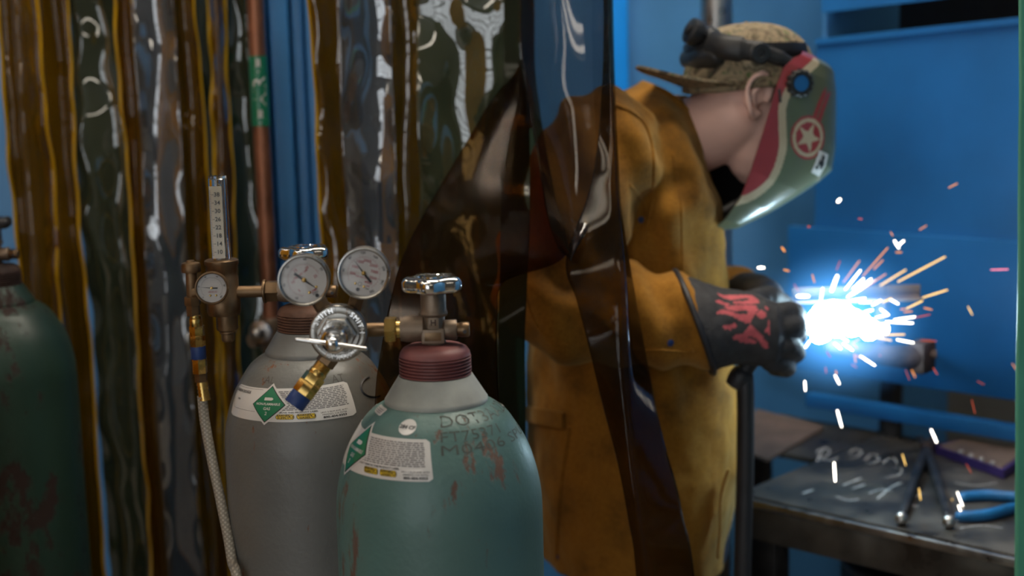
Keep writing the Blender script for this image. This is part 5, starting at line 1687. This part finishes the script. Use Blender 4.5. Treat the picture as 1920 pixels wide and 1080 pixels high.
# chalk scrawl
def chalk(strokes, z=TZ + .0008, w=.0022):
    for s in strokes:
        mb = MB()
        pts = spline([on_z(x, y, z) for x, y in s], max(8, 6 * len(s)))
        for p0, p1 in zip(pts, pts[1:]):
            d = (p1 - p0).normalized(); n_ = V((-d.y, d.x, 0)) * w * (.6 + .5 * random.random())
            mb.add([p0 - n_, p1 - n_, p1 + n_, p0 + n_], [(0, 1, 2, 3)])
        mb.build('chalk_mark', M['chalk'], bench, smooth=0)
chalk([[(1532, 865), (1540, 848), (1548, 838)], [(1530, 848), (1545, 840), (1556, 846), (1548, 856), (1538, 858), (1555, 864), (1572, 858)]])
chalk([[(1592, 850), (1602, 842), (1615, 846), (1608, 856), (1595, 858)], [(1622, 862), (1634, 852), (1648, 858), (1640, 868), (1626, 868)], [(1656, 868), (1672, 858), (1682, 868)]])
chalk([[(1580, 910), (1600, 902), (1616, 896)], [(1600, 916), (1622, 908)], [(1630, 925), (1650, 918), (1672, 920)], [(1645, 935), (1660, 922), (1674, 912), (1690, 905)], [(1505, 925), (1525, 918)], [(1700, 925), (1716, 930), (1730, 925)], [(1700, 945), (1722, 950)]])
chalk([[(1660, 895), (1685, 890), (1690, 880), (1675, 876)], [(1568, 930), (1590, 938), (1610, 936)], [(1790, 905), (1830, 910), (1870, 905)], [(1800, 990), (1840, 985), (1880, 990)]], w=.0014)

pq = [on_z(x, y, TZ) for x, y in ((1418, 772), (1545, 806), (1440, 868), (1390, 850))]
pm = MB(); pm.add([p + V((0, 0, .0012)) for p in pq] + [p + V((0, 0, .0075)) for p in pq], [(3, 2, 1, 0), (4, 5, 6, 7), (0, 1, 5, 4), (1, 2, 6, 5), (2, 3, 7, 6), (3, 0, 4, 7)])
tag(pm.build('steel_plate', M['browndplate'], smooth=0), 'brown mill-scale steel plate lying flat at the end of the bench', 'plate')

# tongs with ball-ended handles
zt_ = TZ + .010
tg = empty('tongs', on_z(1735, 880, TZ), 'black tongs with two spread handles ending in steel balls on the bench', 'tongs')
piv = on_z(1737, 842, zt_ + .004)
for (ex, ey), jx in (((1690, 972), 1752), ((1779, 978), 1722)):
    e = on_z(ex, ey, zt_ + .002); m_ = piv.lerp(e, .5) + V((0, 0, .006))
    MB().limb([(piv, .009), (m_, .0085), (piv.lerp(e, .93), .0060)], 16).build('handle', M['darksteel'], tg)
    MB().sphere(e, .0115, 18, 12).build('ball_end', M['steel'], tg)
    j = on_z(jx, 822, zt_ + .012); MB().limb([(piv, .009), (piv.lerp(j, .6) + V((0, 0, .006)), .008), (j, .006)], 12).build('jaw', M['darksteel'], tg)
MB().lathe([(.012, -.012), (.013, -.008), (.013, .010), (.008, .013), (0, .013)], piv, (0, 0, 1), 20, caps=False).build('pivot', M['dark_rust'], tg)

# pliers, handles towards the welder
plr = empty('pliers', on_z(1900, 945, TZ), 'pliers with open blue rubber handles lying on the bench beside the tongs', 'pliers')
pvt = on_z(2010, 938, TZ + .012)
for pts in (((1806, 931), (1850, 928), (1905, 932), (1960, 936)), ((1800, 968), (1850, 965), (1900, 952), (1960, 942))):
    w = [on_z(x, y, TZ + .011) for x, y in pts]
    MB().limb([(w[0], .0085), (w[1], .0095), (w[2], .0090), (w[3], .007)], 16).build('handle_grip', M['bluegrip'], plr)
    MB().limb([(w[3], .0060), (pvt, .008)], 12).build('handle_shank', M['darksteel'], plr)
MB().lathe([(.014, -.011), (.016, -.008), (.016, .008), (.013, .010)], pvt, (0, 0, 1), 24).build('joint', M['darksteel'], plr)
MB().limb([(pvt, .013), (pvt + (pvt - on_z(1900, 945, TZ + .012)).normalized() * .05, .006)], 14).build('jaws', M['darksteel'], plr)

# flat bar with purple heat-tinted edge
M['purple'] = plain('heat_tinted_steel', (.06, .035, .16), .4, .5, .3, 20)
q = [on_z(x, y, TZ) for x, y in ((1752, 852), (1800, 838), (1935, 862), (1882, 900))]
c_ = sum(q, V()) / 4; pm = MB()
pm.add([p + V((0, 0, .0015)) for p in q] + [p + V((0, 0, .018)) for p in q], [(3, 2, 1, 0), (0, 1, 5, 4), (1, 2, 6, 5), (2, 3, 7, 6), (3, 0, 4, 7), (4, 5, 6, 7)])
fb = empty('flat_bar', V((c_.x, c_.y, TZ)), 'flat steel bar with purple heat-tinted edge lying behind the pliers', 'steel bar')
pm.build('bar', M['purple'], fb, smooth=0)
pm = MB(); pm.add([c_ + (p - c_) * .9 + V((0, 0, .0182)) for p in q] + [c_ + (p - c_) * .86 + V((0, 0, .021)) for p in q], [(0, 1, 5, 4), (1, 2, 6, 5), (2, 3, 7, 6), (3, 0, 4, 7), (4, 5, 6, 7)])
pm.build('scaled_top', M['browndplate'], fb, smooth=0)
for k in range(4):
    p = q[0].lerp(q[3], .35 + .17 * k).lerp(c_, .12); MB().sphere(p + V((0, 0, .021)), .005, 10, 6).build('weld_bead', M['steel'], fb)

# dark drum under the bench
dr = tb(.24, .30, 0)
dm = empty('scrap_drum', dr, 'black round-cornered scrap drum standing under the bench', 'drum')
MB().lathe([(.18, .005), (.20, .02), (.20, .28), (.206, .285), (.206, .30), (.20, .305), (.20, .58), (.206, .585), (.206, .60), (.20, .605), (.20, .78), (.19, .80), (.17, .80), (.17, .77), (.0, .77)], dr, (0, 0, 1), 48, caps=False).build('drum_body', M['black'], dm)
MB().lathe([(.196, .795), (.204, .797), (.206, .803), (.204, .808), (.196, .810), (.196, .795)], dr, (0, 0, 1), 48, caps=False).build('rim', M['darksteel'], dm)

# ------------------------------------------------------------------ work held beside the arc
AY = 2.36
wc = empty('work_clamp', at(1690, 670, 2.5), 'dark rusty clamp reaching out from the hood and holding the welded steel bar', 'clamp')
MB().limb([(at(1560, 650, 2.44), .015), (at(1620, 660, 2.45), .018), (at(1680, 668, 2.46), .020), (at(1718, 668, 2.47), .022)], 18).build('arm', M['dark_rust'], wc)
MB().box(at(1728, 668, 2.475), (.035, .05, .058), HROT, bev=.008).build('clamp_head', M['dark_rust'], wc)
MB().cyl(at(1740, 664, 2.47), at(1757, 664, 2.465), .008, n=8, bev=.001).build('clamp_screw', M['dark_rust'], wc)
MB().cyl(at(1728, 668, 2.49), at(1728, 668, 2.93), .012, n=20).build('support_bar', M['darksteel'], wc)
MB().box(at(1655, 605, 2.48), (.02, .02, .14), HROT, bev=.002).build('riser', M['dark_rust'], wc)
wb = empty('steel_angle_bar', at(1610, 560, 2.47), 'length of steel angle bar clamped just behind the arc', 'steel bar')
MB().box(at(1605, 549, 2.47), (.225, .006, .024), bev=.001).build('upright_leg', M['browndplate'], wb)
MB().box(at(1605, 561, 2.45), (.225, .04, .005), bev=.001).build('flat_leg', M['browndplate'], wb)

# ------------------------------------------------------------------ the arc
arc = empty('welding_arc', at(1585, 606, AY), 'blinding blue-white welding arc at the tip of the gun', 'welding arc')
am = MB()
rr = random.Random(5)
for x, y, r_ in ((1545, 600, 30), (1570, 598, 34), (1600, 606, 26), (1630, 617, 20), (1655, 618, 12), (1525, 612, 18), (1540, 625, 20), (1560, 575, 14), (1585, 582, 14), (1615, 600, 14)):
    am.sphere(at(x, y, AY + rr.uniform(-.01, .01)), r_ / 1130, 16, 12)
remeshed(am, .003, 3, lambda p, n: .004 * noise.noise(p * 60)).build('arc_core', M['arc'], arc, smooth=180)  # core swollen to the size of the arc's glare
# glare halo painted round the core as a glowing blue volume
hz = MB().sphere(at(1575, 603, AY), (.17, .14, .15), 32, 20)
m, nt, p_, out = newmat('glare_volume'); nt.nodes.remove(p_)
tc = N(nt, 'ShaderNodeTexCoord')
ln = N(nt, 'ShaderNodeVectorMath', operation='LENGTH'); mpn = N(nt, 'ShaderNodeMapping'); mpn.inputs['Scale'].default_value = (1 / .17, 1 / .14, 1 / .15)
nt.links.new(tc.outputs['Object'], mpn.inputs[0]); nt.links.new(mpn.outputs[0], ln.inputs[0])
mr = N(nt, 'ShaderNodeMapRange', i_1=0.2, i_2=1.0, i_3=1.0, i_4=0.0); nt.links.new(ln.outputs['Value'], mr.inputs[0])
pw = N(nt, 'ShaderNodeMath', operation='POWER'); pw.inputs[1].default_value = 2.6; nt.links.new(mr.outputs[0], pw.inputs[0])
ml = N(nt, 'ShaderNodeMath', operation='MULTIPLY'); ml.inputs[1].default_value = 19.0; nt.links.new(pw.outputs[0], ml.inputs[0])
em = N(nt, 'ShaderNodeEmission'); em.inputs[0].default_value = (.10, .42, 1.0, 1); nt.links.new(ml.outputs[0], em.inputs[1])
nt.links.new(em.outputs[0], out.inputs['Volume'])
ho_ = MB(); ho_ = hz
gw = hz.build('glare_halo', m, arc, smooth=180)
gw.data.transform(Matrix.Translation(BASE['welding_arc'] - at(1575, 603, AY))); gw.location = at(1575, 603, AY) - BASE['welding_arc']

# ------------------------------------------------------------------ sparks
def Z(x, y): return 1470 + x / 3.858, 440 + y / 3.858
SP = []
def zs(cls, w, *segs):
    for (x0, y0, x1, y1) in segs: SP.append((cls, w, *Z(x0, y0), *Z(x1, y1)))
zs('yellow', 3.2, (825, 340, 1165, 160), (660, 390, 880, 255), (1005, 455, 1180, 400), (885, 535, 1000, 480), (620, 735, 775, 765), (715, 490, 775, 460), (600, 728, 870, 722))
zs('orange', 3.0, (570, 300, 750, 95), (430, 345, 545, 190), (650, 250, 715, 185), (205, 290, 220, 345), (845, 540, 872, 538), (1015, 530, 1068, 542), (870, 560, 925, 555), (525, 875, 555, 890), (510, 865, 518, 925), (500, 780, 545, 755), (500, 790, 530, 820), (925, 980, 948, 1030), (95, 915, 125, 865), (375, 985, 380, 1010), (810, 128, 850, 128), (560, 400, 735, 285))
zs('red', 2.4, (380, 255, 405, 190), (75, 360, 105, 410), (950, 600, 1055, 578), (990, 765, 1100, 770), (490, 940, 525, 960), (1080, 965, 1108, 1010), (300, 960, 305, 1000), (310, 850, 335, 885), (690, 870, 698, 878))
zs('white', 4.0, (445, 395, 552, 260), (460, 450, 630, 320), (500, 390, 575, 320), (265, 480, 280, 390), (740, 630, 930, 640), (800, 615, 945, 595), (770, 470, 825, 500), (640, 510, 700, 475), (700, 540, 755, 580), (665, 600, 750, 580), (550, 490, 620, 490), (580, 560, 640, 545), (405, 735, 460, 770), (430, 790, 495, 835), (370, 790, 410, 825), (555, 880, 655, 945), (820, 760, 935, 782), (155, 815, 185, 770), (370, 1020, 400, 1078), (800, 45, 830, 95), (865, 45, 830, 75), (470, 480, 585, 460), (480, 440, 665, 330))
zs('white', 7.0, (100, 445, 175, 445), (345, 405, 385, 300))
for cls, w, x0, y0, x1, y1 in (('orange', 2.6, 1779, 352, 1795, 344), ('white', 6, 1571, 378, 1575, 374), ('red', 4, 1515, 425, 1518, 425), ('orange', 4.5, 1466, 464, 1471, 471), ('white', 5, 1422, 502, 1432, 502),
                               ('orange', 3.5, 1470, 506, 1479, 508), ('orange', 2.2, 1724, 431, 1737, 423), ('orange', 2.2, 1670, 435, 1674, 442), ('pink', 2.6, 1858, 506, 1890, 505), ('yellow', 2.0, 1815, 575, 1823, 590),
                               ('orange', 1.8, 1898, 682, 1907, 695), ('red', 1.6, 1833, 715, 1845, 721), ('white', 3.6, 1509, 715, 1510, 732), ('white', 4, 1570, 770, 1578, 800), ('white', 4.2, 1564, 868, 1566, 902),
                               ('yellow', 2.2, 1692, 852, 1698, 872), ('yellow', 2.4, 1723, 916, 1726, 937), ('yellow', 2.2, 1785, 936, 1789, 960), ('white', 2.8, 1795, 923, 1810, 962), ('white', 2.8, 1797, 948, 1806, 971),
                               ('red', 1.5, 1812, 870, 1821, 887), ('white', 4.2, 1746, 806, 1756, 829), ('red', 1.5, 1822, 750, 1828, 775), ('red', 3, 1610, 410, 1616, 411), ('red', 1.6, 1698, 694, 1705, 712)):
    SP.append((cls, w, x0, y0, x1, y1))
rr = random.Random(11)
SPL = {'white': 'white-hot spark', 'yellow': 'yellow glowing spark', 'orange': 'orange glowing spark', 'red': 'dull red cooling spark', 'pink': 'pink glowing spark'}
for cls, w, x0, y0, x1, y1 in SP:
    Y = AY + rr.uniform(-.06, .06)
    if x1 > 1680 and y1 < 520: Y += .06
    Y2 = Y + rr.uniform(-.02, .02)
    a, b_ = at(x0, y0, Y), at(x1, y1, Y2)
    if (b_ - a).length < .002: b_ = a + V((.004, 0, 0))
    r_ = w / 1130 / 2 * .9
    o = MB().limb([(a, r_ * .8), (a.lerp(b_, .5), r_), (b_, r_ * .8)], 8, sub=2).build('spark', M['sp_' + cls], smooth=180)
    x, y = (x0 + x1) / 2, (y0 + y1) / 2
    if y > 760: where = 'falling over the pliers' if x > 1770 else 'falling over the tongs' if x > 1660 else 'falling over the chalk marks on the bench'
    elif y > 690: where = 'falling below the clamp' if x > 1620 else 'falling below the arc'
    elif x < 1500: where = 'flying between the helmet and the glove'
    elif x > 1770: where = 'flying off far beyond the clamp'
    elif y < 445: where = 'flying high above the arc before the hood'
    elif y < 520: where = 'shooting up from the arc'
    elif x > 1690: where = 'shooting past the clamp head'
    elif y < 600: where = 'bursting from the arc across the angle bar'
    else: where = 'bursting from the arc along the clamp arm'
    tag(o, SPL[cls] + ' ' + where, 'spark', cls + ' sparks ' + where)
